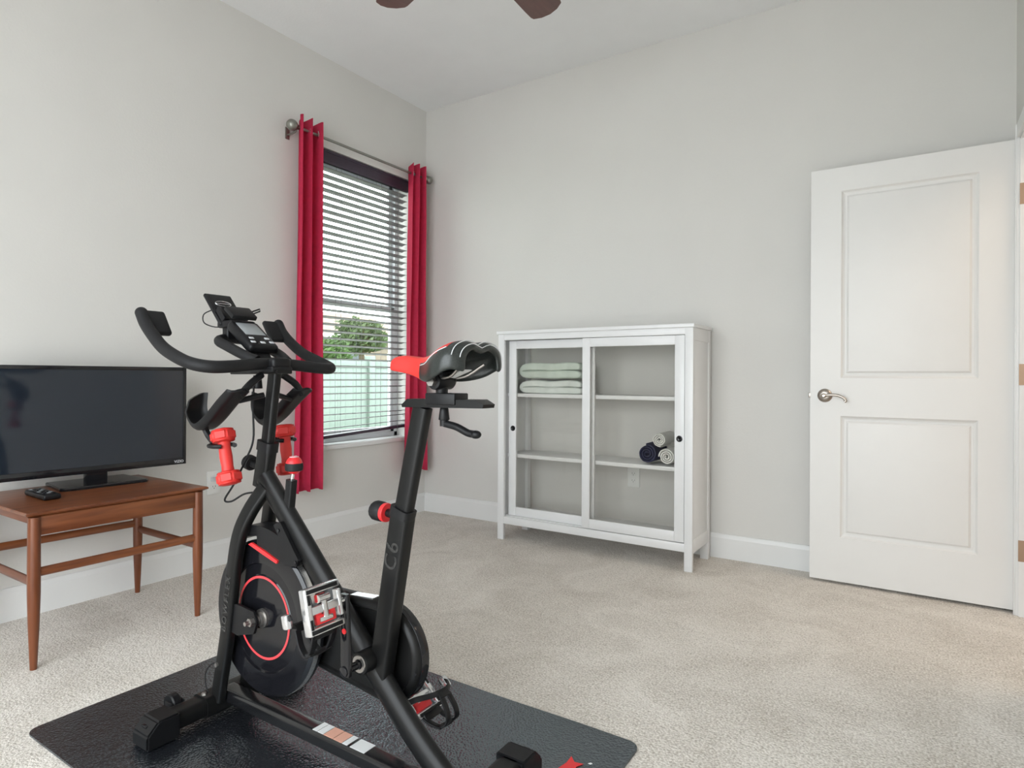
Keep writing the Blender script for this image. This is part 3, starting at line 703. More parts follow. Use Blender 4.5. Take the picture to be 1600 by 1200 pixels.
# --- fork: two legs straddling the flywheel
fk = [(1.402, .060), (1.418, .13), (1.448, .262), (1.472, .42), (1.500, .545), (1.530, .620), (1.575, .695)]
for sg in (-1, 1):
    pts = catmull([P3(x, z, sg*(.046 if z < .58 else .046-.046*min(1, (z-.58)/.115)*.75)) for x, z in fk], 6)
    leg = part('fork_leg', 'black', lambda b: sweep(b, pts, rrect(.046, .028, .010), side=(0, 1, 0)))
    part('fork_bolt', 'steel', lambda b, sg=sg: cyl(b, P3(1.420, .170, sg*.058), P3(1.420, .170, sg*.066), .006, seg=10), leg)
    part('dropout', 'blackp', lambda b, sg=sg: prism_y(b, [(1.452, .275), (1.50, .270), (1.575, .290), (1.590, .325), (1.575, .352), (1.50, .358), (1.466, .352)], YC+sg*.046-.004, YC+sg*.046+.004), leg)
    part('axle_nut', 'steel', lambda b, sg=sg: cyl(b, P3(1.572, .325, sg*.050), P3(1.572, .325, sg*.062), .012, seg=6), leg)
    if sg < 0:
        a = Vector((1.4505, 0, .27)); c = Vector((1.4750, 0, .44)); d = (c-a).normalized()
        bb = text_bm('BOWFLEX', .030, .0008, basis(d, Vector((0, -1, 0)).cross(d), (1.4625, YC-.0606, .355)), 1.3, .0003); obj('fork_lettering', bb, 'emboss', leg, smooth=0)
# --- flywheel
FWc = (1.572, .325)
fw_ = part('flywheel', 'gloss', lambda b: lathe(b, [(.024, .016), (.118, .016), (.121, .0135), (.150, .0135), (.153, .019), (.175, .021), (.210, .021), (.218, .015), (.218, -.015), (.210, -.021), (.175, -.021), (.150, -.0135), (.024, -.0135)], P3(*FWc), QY, 72))
def ring(b, r0, r1, h0, h1, c=FWc, t=0, seg=64):
    lathe(b, [(r0, h0), (r0, h1), (r1, h1), (r1, h0), (r0, h0)], P3(c[0], c[1], t), QY, seg, close=False)
part('red_ring', 'redring', lambda b: ring(b, .110, .1165, .0155, .0168), fw_)
part('rim_edge', 'alu', lambda b: ring(b, .2170, .2188, -.004, .012), fw_)
part('hub', 'steel', lambda b: (lathe(b, [(.026, .015), (.026, .024), (.019, .025), (.019, .034), (.012, .036), (.012, .044)], P3(*FWc), QY, 28)), fw_)
part('axle', 'steel', lambda b: cyl(b, P3(*FWc, -.075), P3(*FWc, .075), .006, seg=12), fw_)
# --- magnetic brake cover over the flywheel top
def arc(c, r, a0, a1, n=14): return [(c[0]+r*math.cos(math.radians(a0+(a1-a0)*i/n)), c[1]+r*math.sin(math.radians(a0+(a1-a0)*i/n))) for i in range(n+1)]
cv = part('brake_cover', 'blackp', lambda b: (prism_y(b, arc(FWc, .262, 118, 48)+arc(FWc, .232, 48, 118), YC-.030, YC+.030)), smooth=25)
part('cover_side', 'blackp', lambda b: prism_y(b, arc(FWc, .262, 92, 48)+[(1.722, .500), (1.700, .497)]+arc(FWc, .205, 56, 92, 8), YC-.033, YC-.026), cv)
part('cover_wing', 'blackp', lambda b: prism_y(b, [(1.640, .600), (1.668, .612), (1.745, .520), (1.738, .503), (1.716, .498)], YC-.0345, YC-.024), cv)
part('red_strip', 'redp', lambda b: prism_y(b, [(1.532, .531), (1.546, .538), (1.604, .523), (1.662, .505), (1.658, .497), (1.60, .512)], YC-.038, YC-.032), cv)
for x, z in ((1.663, .588), (1.735, .512)): part('cover_screw', 'gloss', lambda b: cyl(b, P3(x, z, -.0345), P3(x, z, -.0375), .005, seg=10), cv)
# --- resistance knob
kn = part('resistance_knob', 'redp', lambda b: sphere(b, P3(1.682, .764), .0228, 1, 1, 1.12, 24, 16), smooth=60)
part('knob_grip', 'rubber', lambda b: lathe(b, [(.0205, -.012), (.0236, -.010), (.0246, 0), (.0236, .009), (.0205, .010)], P3(1.682, .760), Matrix.Identity(3).to_quaternion(), 24), kn)
part('knob_mark', 'lettering', lambda b: [lathe(b, [(r, h), (r+.0012, h-.0004), (r+.0012, h+.0004), (r, h+.0008)], P3(1.682, .762), Matrix.Identity(3).to_quaternion(), 20) for r, h in ((.006, .0262), (.011, .0242))], kn)
part('knob_rod', 'chrome', lambda b: cyl(b, P3(1.672, .715), P3(1.680, .748), .0050, seg=12), kn)
part('knob_housing', 'blackp', lambda b: inplane(b, [(1.660, .625), (1.672, .722)], 0, rrect(.026, .022, .004)), kn)
# --- handlebar post
part('head_sleeve', 'black', lambda b: inplane(b, [(1.540, .690), (1.5665, .812)], 0, rrect(.056, .034, .010)))
part('sleeve_collar', 'blackp', lambda b: inplane(b, [(1.5625, .795), (1.5675, .822)], 0, rrect(.062, .040, .012)))
hp = part('handlebar_post', 'black', lambda b: inplane(b, [(1.560, .78), (1.596, 1.018)], 0, rrect(.038, .025, .008)))
kb = part('post_knob', 'rubber', lambda b: (cyl(b, P3(1.470, .758, 0), P3(1.495, .752, 0), .022, .022, 18, .004), cyl(b, P3(1.495, .752), P3(1.535, .745), .010, seg=12)))
part('slide_plate', 'black', lambda b: inplane(b, [(1.420, 1.018), (1.640, 1.020)], 0, rrect(.010, .048, .003)))
part('slide_block', 'blackp', lambda b: (tb(b, 1.525, 1.632, -.034, .034, 1.018, 1.036, .006), tb(b, 1.575, 1.632, -.030, .030, 1.030, 1.060, .010, 3)))
ck = part('clamp_knob', 'blackp', lambda b: (cyl(b, P3(1.520, .972), P3(1.520, 1.000), .012, .010, 14, .002), cyl(b, P3(1.520, 1.0), P3(1.520, 1.016), .006, seg=10)))
part('clamp_lever', 'blackp', lambda b: tube(b, [P3(1.520, .984), P3(1.490, .976, -.004), P3(1.462, .972, -.008)], .0058, 10, 4), ck)
# --- handlebars
for sg in (-1, 1):
    hb = [(1.590, 1.045, 0), (1.597, 1.040, .07), (1.606, 1.033, .145), (1.597, 1.032, .195), (1.560, 1.040, .222), (1.500, 1.058, .228), (1.430, 1.084, .226), (1.372, 1.120, .223), (1.333, 1.152, .222), (1.312, 1.180, .222)]
    bar = part('handlebar', 'rubber', lambda b: (tube(b, [P3(x, z, sg*t) for x, z, t in hb], .0165, 16, 5), sphere(b, P3(1.310, 1.1825, sg*.222), .0165)), smooth=60)
    part('bar_end_paddle', 'rubber', lambda b: [setattr(v, 'co', v.co) for v in box(b, 1.322, 1.340, YC+min(sg*.160, sg*.222), YC+max(sg*.160, sg*.222), 1.114, 1.196, .008, 3, Matrix.Rotation(math.radians(-35), 3, 'Y'))], bar, smooth=60)
loop = [(1.585, 1.050, -.050), (1.54, 1.068, -.062), (1.48, 1.090, -.066), (1.425, 1.108, -.062), (1.402, 1.117, -.035), (1.398, 1.119, 0), (1.402, 1.117, .035), (1.425, 1.108, .062), (1.48, 1.090, .066), (1.54, 1.068, .062), (1.585, 1.050, .050)]
part('inner_grip_loop', 'rubber', lambda b: tube(b, [P3(x, z, t) for x, z, t in loop], .0145, 14, 4), smooth=60)
# --- console
cb0, cb1 = Vector((1.556, 0, 1.094)), Vector((1.447, 0, 1.170)); dv = (cb1-cb0).normalized(); nv = Vector((-dv.z, 0, dv.x)); nv = nv if nv.z > 0 else -nv
Cc = (cb0+cb1)/2 + Vector((0, YC, 0)); RB = Matrix((dv, Vector((0, 1, 0)), nv)).transposed()
if RB.determinant() < 0: RB = Matrix((dv, Vector((0, -1, 0)), nv)).transposed()
def cbox(b, a0, a1, t0, t1, n0, n1, bev=.002, seg=2):
    for v in box(b, a0, a1, t0, t1, n0, n1, bev, seg): v.co = RB @ v.co + Cc
cn = part('console', 'blackp', lambda b: (cbox(b, -.068, .068, -.047, .047, -.030, 0, .010, 3)))
part('console_screen', 'lcd', lambda b: cbox(b, -.008, .054, -.032, .032, -.001, .0012, .0006), cn)
for a, t in ((-.026, -.025), (-.026, .025), (-.046, -.030), (-.048, 0), (-.046, .030)): part('console_button', 'btn', lambda b: cbox(b, a-.0045, a+.0045, t-.0075, t+.0075, -.001, .0018, .0015), cn)
part('console_neck', 'blackp', lambda b: inplane(b, [(1.545, 1.048), (1.52, 1.08), (1.49, 1.115)], 0, rrect(.026, .05, .006), 4), cn)
# --- media rack
md0, md1 = Vector((1.400, 0, 1.160)), Vector((1.312, 0, 1.256)); d2 = (md1-md0).normalized(); n2 = Vector((-d2.z, 0, d2.x)); n2 = n2 if n2.x > 0 else -n2
Mc = (md0+md1)/2 + Vector((0, YC, 0)); RM = Matrix((d2, Vector((0, 1, 0)), n2)).transposed()
def mbox(b, a0, a1, t0, t1, n0, n1, bev=.002, seg=2):
    for v in box(b, a0, a1, t0, t1, n0, n1, bev, seg): v.co = RM @ v.co + Mc
mr_ = part('media_rack', 'blackp', lambda b: mbox(b, -.066, .066, -.044, .044, -.008, .004, .005, 3))
for t in (-.040, .030): part('rack_rib', 'blackp', lambda b: mbox(b, -.062, -.010, t, t+.010, .003, .024, .004), mr_)
def oval(b):
    pts = [((.022+.011*math.cos(2*PI*i/28)), .025*math.sin(2*PI*i/28)) for i in range(28)]
    v = [RM @ Vector((a, t, .0048)) + Mc for a, t in pts]; tube(b, v+[v[0]], .0012, 6)
    for q in box(b, .0205, .0235, -.024, .024, .0040, .0055): q.co = RM @ q.co + Mc
part('rack_emblem', 'alu', oval, mr_)
def lip(b):
    for v in box(b, -.026, .026, -.040, .040, -.007, .007, .003): v.co = Matrix.Rotation(math.radians(36), 3, 'Y') @ v.co + P3(1.434, 1.194)
part('device_lip', 'blackp', lip, mr_)
part('rack_neck', 'blackp', lambda b: (inplane(b, [(1.400, 1.118), (1.400, 1.150), (1.392, 1.172)], 0, rrect(.030, .060, .006), 3), tb(b, 1.375, 1.450, -.040, .040, 1.150, 1.172, .006)), mr_)
part('rack_wire', 'rubber', lambda b: tube(b, [P3(1.365, 1.205, -.046), P3(1.345, 1.190, -.062), P3(1.348, 1.165, -.062), P3(1.385, 1.152, -.050), P3(1.42, 1.155, -.035)], .0018, 6, 5), mr_)
part('rack_clip', 'blackp', lambda b: tube(b, [P3(1.440, 1.194, .034), P3(1.452, 1.204, .052), P3(1.440, 1.212, .060), P3(1.428, 1.200, .034)], .0022, 6), mr_)
# --- dumbbell cradles
def cradle(b, sg):
    prof = [(1.372, .965), (1.368, .912), (1.390, .874), (1.428, .858), (1.478, .880), (1.545, .930), (1.605, .972)]
    pth = catmull([Vector((x, 0, z)) for x, z in prof], 5); n = len(pth); NV = 10; top = []; bot = []
    for i, p in enumerate(pth):
        t = (pth[min(i+1, n-1)]-pth[max(i-1, 0)]).normalized(); nn = Vector((-t.z, 0, t.x)); nn = nn if nn.z > -.2 and nn.x > -.9 else -nn
        u = i/(n-1); ra = []; rb = []
        for k in range(NV+1):
            v = k/NV*2-1                      # -1 outer side, +1 inner side
            front = max(0, 1-u/.22); q = Vector(p)
            q.z -= front*(.030*(1-v)/2+.004*v*v); q.x += front*.012*(1-v)/2
            if u > .85: q.z -= (u-.85)/.15*.012*v*v; q.x -= (u-.85)/.15*.014*v*v
            rim = .013*max(0, abs(v)-.72)/.28
            y = YC+sg*(.105-.032*v)
            for lst, d in ((ra, .0035), (rb, -.0035)):
                w_ = q+nn*(d+rim); lst.append(b.verts.new((w_.x, y, w_.z)))
        top.append(ra); bot.append(rb)
    for i in range(n-1):
        for k in range(NV):
            b.faces.new((top[i][k], top[i][k+1], top[i+1][k+1], top[i+1][k])); b.faces.new((bot[i][k+1], bot[i][k], bot[i+1][k], bot[i+1][k+1]))
        b.faces.new((top[i][0], top[i+1][0], bot[i+1][0], bot[i][0])); b.faces.new((top[i][NV], bot[i][NV], bot[i+1][NV], top[i+1][NV]))
    for i in (0, n-1):
        for k in range(NV): b.faces.new((top[i][k], bot[i][k], bot[i][k+1], top[i][k+1]))
for sg in (-1, 1):
    cr = part('dumbbell_cradle', 'blackp', lambda b: cradle(b, sg), smooth=50)
    part('cradle_arm', 'blackp', lambda b: (tube(b, [P3(1.585, .955, sg*.100), P3(1.590, .985, sg*.075), P3(1.585, 1.012, sg*.035)], .010, 10, 4), tube(b, [P3(1.555, .940, sg*.085), P3(1.575, .955, sg*.02)], .008, 8)), cr)
    def hook(b, sg=sg):
        pts = [P3(1.502+.033*math.cos(math.radians(a)), .8150, sg*.100+.033*math.sin(math.radians(a))) for a in range(40, 331, 15)]
        tube(b, pts, .0060, 8); tube(b, [P3(1.470, .8150, sg*.100), P3(1.440, .838, sg*.102), P3(1.425, .860, sg*.105)], .0085, 8, 4)
    part('dumbbell_hook', 'blackp', hook, cr)
# --- cables
part('cable', 'rubber', lambda b: tube(b, [P3(1.545, 1.01, -.03), P3(1.548, .92, -.036), P3(1.556, .83, -.040), P3(1.535, .77, -.050), P3(1.49, .70, -.056), P3(1.440, .650, -.052), P3(1.470, .648, -.050), P3(1.515, .672, -.040), P3(1.555, .680, -.025)], .0028, 8, 6))
part('cable', 'rubber', lambda b: tube(b, [P3(1.390, .060, -.050), P3(1.368, .085, -.060), P3(1.352, .125, -.055), P3(1.372, .155, -.045), P3(1.405, .150, -.040)], .0020, 8, 6))
# --- seat tube, post, slider
st = part('seat_tube', 'black', lambda b: inplane(b, [(2.015, .270), (2.0875, .682)], 0, rrect(.056, .038, .008)))
a = Vector((2.015, 0, .270)); c = Vector((2.0875, 0, .682)); d = (c-a).normalized()
obj('tube_lettering', text_bm('C6', .056, .0014, basis(d, Vector((0, -1, 0)).cross(d), (2.0700, YC-.0192, .580)), 1.15, .0003), 'emboss', st, smooth=0)
part('tube_collar', 'blackp', lambda b: inplane(b, [(2.083, .672), (2.0895, .694)], 0, rrect(.062, .044, .014)), st)
part('seat_post', 'black', lambda b: inplane(b, [(2.075, .62), (2.1475, .938)], 0, rrect(.046, .030, .009)))
sk = part('seat_knob', 'rubber', lambda b: lathe(b, [(.010, 0), (.022, .002), (.0245, .008), (.0245, .030), (.021, .037), (.006, .039)], P3(2.028, .676), Vector((-1, 0, .05)).to_track_quat('Z', 'Y'), 14), smooth=30)
part('knob_ring', 'redp', lambda b: lathe(b, [(.012, -.008), (.0225, -.008), (.0235, -.001), (.0225, .003), (.012, .003)], P3(2.028, .676), Vector((-1, 0, .05)).to_track_quat('Z', 'Y'), 28), sk)
part('knob_stem', 'blackp', lambda b: cyl(b, P3(2.070, .673), P3(2.032, .676), .012, .0095, 16), sk)
part('seat_rail', 'black', lambda b: prism_y(b, [(2.100, .943), (2.118, .957), (2.318, .959), (2.338, .949), (2.336, .941), (2.102, .937)], YC-.022, YC+.022))
part('seat_slider', 'blackp', lambda b: tb(b, 2.176, 2.262, -.026, .026, .946, .972, .003))
lk = part('seat_lever', 'blackp', lambda b: (cyl(b, P3(2.212, .910), P3(2.212, .938), .013, .010, 14, .002), cyl(b, P3(2.212, .896), P3(2.212, .910), .010, seg=12), tube(b, [P3(2.214, .902), P3(2.248, .896, 0), P3(2.28, .884, 0), P3(2.300, .882)], .0085, 12, 4, None)))
part('lever_tip', 'blackp', lambda b: sphere(b, P3(2.302, .8815), .0105, 1.3, 1, .9), lk)
cl = part('seat_clamp', 'blackp', lambda b: (cyl(b, P3(2.205, .970), P3(2.205, 1.000), .014, seg=16), cyl(b, P3(2.205, .998, -.030), P3(2.205, .998, .030), .0185, seg=20, bev=.003), tb(b, 2.185, 2.228, -.026, .026, 1.006, 1.022, .005)))
for t in (-.036, .036): part('clamp_nut', 'steel', lambda b: cyl(b, P3(2.205, .998, t-.006), P3(2.205, .998, t+.006), .011, seg=6), cl)
# --- saddle: open shell lofted nose to tail
ST = [(2.054, .012, 1.046, .020), (2.060, .020, 1.053, .030), (2.076, .0245, 1.059, .038), (2.110, .0265, 1.060, .043), (2.145, .032, 1.058, .048), (2.175, .044, 1.058, .058), (2.205, .064, 1.063, .068), (2.235, .086, 1.076, .076), (2.262, .099, 1.086, .078), (2.288, .101, 1.091, .070), (2.306, .094, 1.089, .064), (2.318, .080, 1.082, .060), (2.323, .062, 1.073, .056)]
NT = 24; ss = []
def sadv(k, i, out=0):
    x, wv, zt, dr = ST[k]; th = math.radians(-90+180*i/NT); s_, c_ = math.sin(th), math.cos(th)
    y = wv*math.copysign(abs(s_)**.75, s_); z = zt-dr*(1-max(c_, 0)**.55) - .010*math.exp(-(y/.018)**2)*(1 if .25 < (x-2.056)/.267 else 0)*min(1, max(0, (x-2.10)/.08))
    return Vector((x, YC+y, z)) + Vector((0, math.copysign(out*abs(s_), s_), out*c_))
def saddle(b):
    G = [[b.verts.new(sadv(k, i)) for i in range(NT+1)] for k in range(len(ST))]
    for k in range(len(ST)-1):
        for i in range(NT):
            f = b.faces.new((G[k][i], G[k][i+1], G[k+1][i+1], G[k+1][i])); e = min(i, NT-1-i)
            f.material_index = 1 if (ST[k][0] > 2.285 or (ST[k][0] > 2.17 and e < 3 + (ST[k][0]-2.17)*14)) else 0
    f = b.faces.new(G[0]); f = b.faces.new(G[-1][::-1]) if False else f
sd = part('saddle', ['red', 'carbon'], saddle, smooth=70)
q = sd.modifiers.new('padding', 'SOLIDIFY'); q.thickness = .012; q.offset = -1; q.material_offset = 1
q2 = sd.modifiers.new('smooth', 'SUBSURF'); q2.levels = 1; q2.render_levels = 2
for e in (1, -1):
    ii = lambda k: (3 + (max(ST[k][0]-2.17, 0))*14)
    pp = [sadv(k, ii(k) if e > 0 else NT-ii(k), .0006) for k in range(5, 10)]
    part('saddle_piping', 'piping', lambda b: tube(b, pp, .0009, 6, 4), sd)
for k in (10, 11): part('tail_stripe', 'piping', lambda b: tube(b, [sadv(k, i, .0008) for i in range(2, NT-1)], .0010, 6), sd)
for t in (-.020, .020):
    part('saddle_rail', 'steel', lambda b: tube(b, [P3(2.110, 1.018, t*.5), P3(2.150, 1.012, t), P3(2.20, 1.008, t), P3(2.25, 1.010, t*1.3), P3(2.295, 1.038, t*2)], .0035, 8, 5), sd)
part('saddle_tag', 'sticker', lambda b: [setattr(v, 'co', Matrix.Rotation(math.radians(-20), 3, 'Y') @ v.co + P3(2.255, 1.016)) for v in box(b, -.025, .025, -.016, .016, -.001, .001)], sd)
part('nose_clip', 'blackp', lambda b: tb(b, 2.064, 2.070, .004, .010, 1.040, 1.062, .001), sd)
# --- chain guard on the far side
BB = (1.995, .315); c1, r1, c0, r0 = (1.985, .308), .125, (1.575, .325), .098
def gpoly(k):
    return [(c1[0]+(r1-k)*math.cos(math.radians(a)), c1[1]+(r1-k)*math.sin(math.radians(a))) for a in range(-95, 86, 6)] + [(c0[0]+(r0-k)*math.cos(math.radians(a)), c0[1]+(r0-k)*math.sin(math.radians(a))) for a in range(86, 266, 8)]
def guard(b):
    lv = [(.030, .014), (.027, .010), (.030, .004), (.036, 0), (.070, 0), (.080, .012)]
    lv = [(.034, .022), (.028, .018), (.028, .012), (.034, .004), (.040, 0), (.072, 0), (.082, .012)]
    rg = [[b.verts.new((x, YC+t, z)) for x, z in gpoly(k)] for t, k in lv]; n = len(rg[0])
    for p, q_ in zip(rg[:-1], rg[1:]):
        for i in range(n): b.faces.new((p[i], p[(i+1) % n], q_[(i+1) % n], q_[i]))
    b.faces.new(rg[0]); b.faces.new(rg[-1][::-1])
gd = part('chain_guard', 'black', guard, smooth=40)
part('guard_trim', 'gloss', lambda b: sweep(b, [P3(c1[0]+.126*math.cos(math.radians(a)), c1[1]+.126*math.sin(math.radians(a)), .056) for a in range(-90, 86, 6)], rrect(.003, .026, .001), side=(0, 1, 0)), gd)
part('guard_top_strip', 'alu', lambda b: prism_y(b, [(1.79, .4195), (1.945, .4325), (1.945, .4365), (1.79, .4235)], YC+.042, YC+.068), gd)
part('guard_screw', 'gloss', lambda b: cyl(b, P3(2.098, .285, .036), P3(2.098, .285, .030), .005, seg=10), gd)
# --- bottom bracket, cranks, pedals
bbk = part('bottom_bracket', 'black', lambda b: cyl(b, P3(*BB, -.052), P3(*BB, .03), .027, seg=28, bev=.003))
part('crank_axle', 'gloss', lambda b: cyl(b, P3(*BB, -.085), P3(*BB, .10), .010, seg=16), bbk)
part('bearing_cap', 'steel', lambda b: lathe(b, [(.012, .050), (.012, .0545), (.020, .0545), (.022, .051), (.022, .050)], P3(*BB), QY, 24), bbk)
def crank(sg):
    t = sg*.092; pz = 1 if sg < 0 else -1; e = (BB[0]-.006*pz, BB[1]+.168*pz)
    arm = part('crank_arm', 'gloss', lambda b: (sweep(b, [P3(BB[0], BB[1]-.012*pz, t), P3(BB[0], BB[1]+.02*pz, t), P3(BB[0]-.003*pz, BB[1]+.09*pz, t), P3(e[0], e[1]-.02*pz, t), P3(e[0], e[1]+.012*pz, t)], rrect(.030, .015, .005), side=(0, 1, 0), scale=[.9, 1.05, .9, .85, .7])))
    part('crank_cap', 'gloss', lambda b: cyl(b, P3(*BB, t+sg*.006), P3(*BB, t+sg*.011), .0125, seg=20, bev=.001), arm)
    part('crank_badge', 'redp', lambda b: cyl(b, P3(BB[0]+.000, BB[1]+.095*pz, t+sg*.005), P3(BB[0], BB[1]+.095*pz, t+sg*.0085), .0065, seg=16), arm)
    return e
eL = crank(-1); eR = crank(1)
def pedal(e, sg, tilt):
    pc = P3(e[0], e[1], sg*.158)
    # local axes: a = along spindle (outwards), c = platform length, n = platform normal
    a = Vector((0, sg, 0)); n = Vector((math.cos(tilt), 0, math.sin(tilt))); c = n.cross(a)
    if c.z < 0: c = -c
    def T(u, v, w_): return pc + a*u + c*v + n*w_
    def lb(b, u0, u1, v0, v1, w0, w1, bev=.0015):
        vs = box(b, u0, u1, v0, v1, w0, w1, bev)
        for x in vs: p = x.co.copy(); x.co = T(p.x, p.y, p.z)
    body = part('pedal', 'alu', lambda b: (lb(b, -.048, .048, .036, .052, -.012, .012, .004), lb(b, -.048, .048, -.052, -.036, -.012, .012, .004), lb(b, .036, .050, -.052, .052, -.012, .012, .004), lb(b, -.050, -.040, -.030, .030, -.010, .010, .003), lb(b, -.05, .04, -.009, .009, -.008, .008, .003)))
    part('pedal_spindle', 'chrome', lambda b: cyl(b, T(-.068, 0, 0), T(-.045, 0, 0), .0075, seg=14), body)
    for v0 in (.0395, -.0485):
        for w0 in (.0112, -.0134): part('grip_strip', 'rubber', lambda b: (lb(b, -.040, .0465, v0, v0+.009, w0, w0+.0022, .0008)), body)
    for v0 in (.016, -.038):
        for w0 in (.0112, -.0134): part('grip_strip', 'rubber', lambda b: (lb(b, .0395, .0465, v0, v0+.022, w0, w0+.0022, .0008)), body)
    part('cleat_plate', 'redp', lambda b: (lb(b, -.030, .026, -.033, -.012, -.004, .007, .003), lb(b, -.030, -.014, -.02, .004, -.004, .006, .003), lb(b, .008, .026, -.02, .006, -.004, .006, .003), lb(b, -.012, .016, .014, .032, -.006, .004, .003)), body)
    part('cleat_jaw', 'chrome', lambda b: (lb(b, -.008, .006, -.024, .030, .004, .011, .004), lb(b, -.020, .018, -.028, -.018, .005, .010, .003), cyl(b, T(-.016, .022, .004), T(.014, .022, .004), .009, seg=14)), body)
    # toe cage on the other face: two loops and a bridge
    def cage(b):
        for u in (-.030, .024):
            q = [T(u, -.050, -.008), T(u, -.075, -.020), T(u*.9, -.098, -.040), T(u*.7, -.100, -.062), T(u*.6, -.080, -.078), T(u*.5, -.045, -.085)]
            sweep(b, catmull(q, 5), rrect(.006, .016, .002), side=(0, 1, 0))
        sweep(b, [T(-.036, -.096, -.038), T(0, -.100, -.042), T(.030, -.096, -.038)], rrect(.005, .016, .002))
        lb(b, -.034, .030, -.066, -.046, -.018, -.010, .003); lb(b, -.022, .016, -.050, -.030, -.090, -.082, .003)
    part('toe_cage', 'blackp', cage, body)
    sp = part('pedal_strap', 'rubber', lambda b: sweep(b, catmull([T(-.046, .0, -.010), T(-.052, -.01, -.045), T(-.03, -.03, -.082), T(.01, -.035, -.088), T(.048, -.022, -.070), T(.066, -.006, -.040), T(.070, .0, -.020)], 5), rrect(.014, .003, .001)), body)
    part('strap_buckle', 'alu', lambda b: lb(b, .060, .076, -.026, .006, -.050, -.030, .004), sp)
pedal(eL, -1, math.radians(14)); pedal(eR, 1, math.radians(228))

# ================================================================== dumbbells hanging on the bike
def dumbbell(label, top, bot):
    t0, b0 = Vector(top), Vector(bot); d = (t0-b0).normalized(); q = d.to_track_quat('Z', 'Y'); L = (t0-b0).length
    Dm = thing('dumbbell', label, 'dumbbell', b0, 'red neoprene dumbbells on the bike')
    def hexhead(b, h):
        rings = []
        for r, z in ((.028, h-.019), (.0355, h-.014), (.0355, h+.014), (.028, h+.019)):
            rings.append([b.verts.new(b0+q @ Vector((r*math.cos(PI/3*i+.3), r*math.sin(PI/3*i+.3), z))) for i in range(6)])
        for p, s in zip(rings[:-1], rings[1:]):
            for i in range(6): b.faces.new((p[i], p[(i+1) % 6], s[(i+1) % 6], s[i]))
        b.faces.new(rings[0][::-1]); b.faces.new(rings[-1]); bmesh.ops.recalc_face_normals(b, faces=b.faces)
        bmesh.ops.bevel(b, geom=list(b.edges), offset=.005, segments=3, affect='EDGES')
    for h in (0, L):
        b = bm_(); hexhead(b, h); obj('dumbbell_head', b, 'red', Dm, smooth=50)
    b = bm_(); lathe(b, [(.0175, .008), (.0155, .03), (.0170, L*.5), (.0155, L-.03), (.0175, L-.008)], b0, q, 20); obj('dumbbell_grip', b, 'red', Dm, smooth=50)
dumbbell('red dumbbell hanging below the cradle nearer the television', (1.506, YC-.100, .842), (1.541, YC-.103, .729))
dumbbell('red dumbbell hanging behind the round resistance knob', (1.506, YC+.100, .842), (1.523, YC+.100, .729))

# ================================================================== outside the window
def gbox(name, mt, q, **k):
    b = bm_(); box(b, *q); return tag(obj(name, b, mt, smooth=0), **k)
gbox('yard', 'lawn', (-60, -.2, -30, 40, -.6, -.45), label='green lawn outside the window', cat='lawn', kind='structure')
gbox('side_bounce', 'path', (-3.2, -.2, -30, 40, -.45, -.42), label='unseen pale concrete slab added to bounce light in at the window', cat='path', kind='structure')  # unseen pale strip, added to throw daylight up through the slats
gbox('rear_bounce', 'rear_bounce', (-8, 12, -14, FY-.1, -.45, -.05), label='unseen pale concrete slab added to bounce light onto the ceiling', cat='rear_bounce', kind='structure')  # unseen, added outside the rear opening to send light up to the ceiling
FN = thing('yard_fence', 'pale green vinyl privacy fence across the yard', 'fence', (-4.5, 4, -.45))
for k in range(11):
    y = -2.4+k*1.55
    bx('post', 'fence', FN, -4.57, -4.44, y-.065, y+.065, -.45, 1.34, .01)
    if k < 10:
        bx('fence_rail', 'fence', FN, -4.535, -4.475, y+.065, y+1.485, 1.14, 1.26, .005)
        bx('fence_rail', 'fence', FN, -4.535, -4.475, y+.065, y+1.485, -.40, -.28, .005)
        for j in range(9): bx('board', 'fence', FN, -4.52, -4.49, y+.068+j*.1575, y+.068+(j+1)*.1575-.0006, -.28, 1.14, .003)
def tree(name, label, c, rx, rz, n, mt, leaf, trunk_z0=-.45):
    rnd = random.Random(int(abs(c[0]*31+c[1]*17)))
    Tt = thing(name, label, 'tree' if name != 'shrub' else 'shrub', (c[0], c[1], trunk_z0))
    b = bm_(); tube(b, [(c[0], c[1], trunk_z0), (c[0]+.05, c[1], (trunk_z0+c[2])/2), (c[0], c[1]+.05, c[2])], .07 if rx < 1 else .12, 8, 3); obj('trunk', b, 'bark', Tt)
    vs, fs = [], []
    for i in range(n):
        while True:
            p = Vector((rnd.uniform(-1, 1), rnd.uniform(-1, 1), rnd.uniform(-1, 1)))
            if .25 < p.length < 1: break
        p = p*(.75+.25*noise.noise(p*2.3+Vector(c)))
        o = Vector(c)+Vector((p.x*rx, p.y*rx, p.z*rz)); qn = Vector((rnd.gauss(0, 1), rnd.gauss(0, 1), rnd.gauss(0, 1))).normalized(); t1 = qn.orthogonal().normalized(); t2 = qn.cross(t1)
        s = leaf*rnd.uniform(.6, 1.3); k = len(vs)
        vs += [o-t1*s, o+t2*s*.45, o+t1*s, o-t2*s*.45]; fs.append((k, k+1, k+2, k+3))
    me = bpy.data.meshes.new('foliage'); me.from_pydata([v-Tt.location for v in vs], [], fs); me.materials.append(M[mt]); f = bpy.data.objects.new('foliage', me); COL.objects.link(f); f.parent = Tt; f['kind'] = 'stuff'
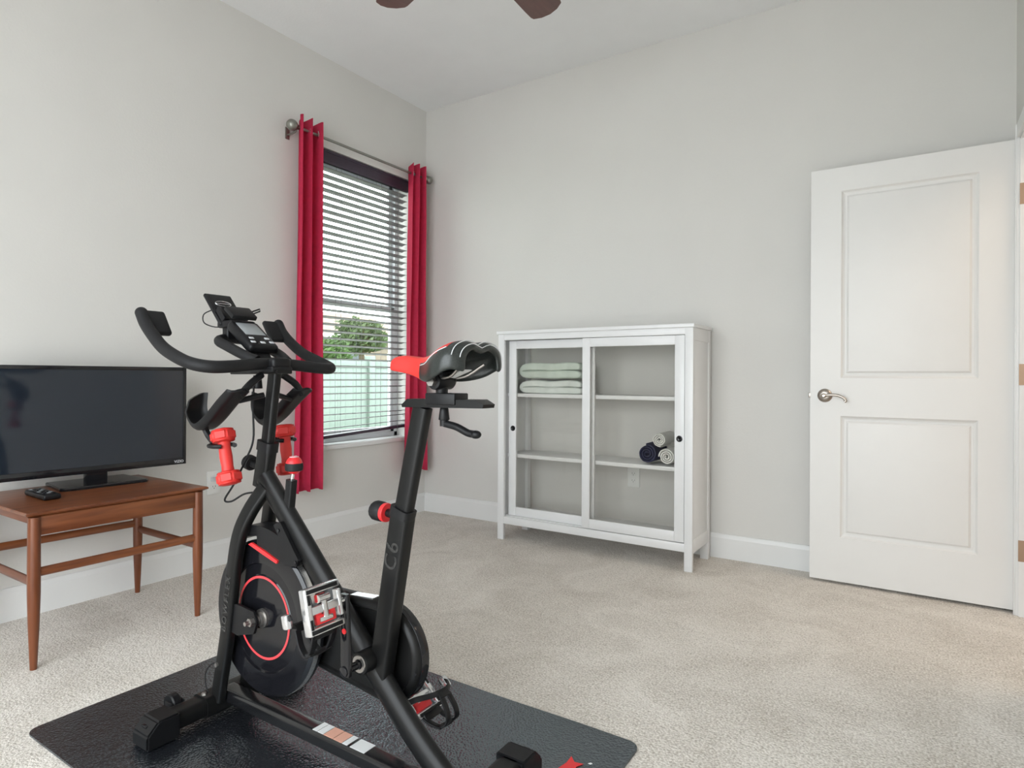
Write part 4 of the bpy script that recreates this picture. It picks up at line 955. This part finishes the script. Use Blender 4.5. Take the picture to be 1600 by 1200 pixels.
HS = thing('neighbour_house', 'beige stucco house with tan tiled roof beyond the fence', 'house', (-20, 18, -.45))
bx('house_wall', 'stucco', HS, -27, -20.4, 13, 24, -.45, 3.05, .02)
def roof(b):
    # hipped roof, slope facing the window, tile courses as steps
    ex, ix, z0, z1, y0, y1 = -19.8, -23.2, 2.95, 4.35, 12.5, 24.5; n = 10; prev = None
    for k in range(n+1):
        t = k/n; x = ex+(ix-ex)*t; z = z0+(z1-z0)*t; ins = 3.0*t
        cur = [(x, y0+ins, z), (x, y1-ins, z)]
        if prev:
            a = [b.verts.new(p) for p in (prev[0], prev[1], (cur[1][0], cur[1][1], cur[1][2]+.03), (cur[0][0], cur[0][1], cur[0][2]+.03))]; b.faces.new(a)
            b.faces.new([b.verts.new(p) for p in ((cur[0][0], cur[0][1], cur[0][2]+.03), (cur[1][0], cur[1][1], cur[1][2]+.03), cur[1], cur[0])])
        prev = cur
    for yy, s in ((y0, 1), (y1, -1)): b.faces.new([b.verts.new(p) for p in ((ex, yy, z0), (ix, yy+s*3.0, z1), (-26.6, yy, z0))])
    b.faces.new([b.verts.new(p) for p in ((-26.6, y0, z0), (-26.6, y1, z0), (ix, y1-3, z1), (ix, y0+3, z1))]); b.faces.new([b.verts.new(p) for p in ((ex, y0, z0), (ex, y1, z0), (-26.6, y1, z0), (-26.6, y0, z0))])
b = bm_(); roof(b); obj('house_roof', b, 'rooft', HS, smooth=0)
bx('fascia', 'trim', HS, -19.86, -19.76, 12.5, 24.5, 2.78, 2.97, .01)
for y in (15.6, 18.2, 21.0):
    f = bx('house_window', 'trim', HS, -20.42, -20.34, y-.6, y+.6, .7, 2.2, .01); bx('window_pane', 'hwin', f, -20.36, -20.325, y-.52, y+.52, .78, 2.12, .0)
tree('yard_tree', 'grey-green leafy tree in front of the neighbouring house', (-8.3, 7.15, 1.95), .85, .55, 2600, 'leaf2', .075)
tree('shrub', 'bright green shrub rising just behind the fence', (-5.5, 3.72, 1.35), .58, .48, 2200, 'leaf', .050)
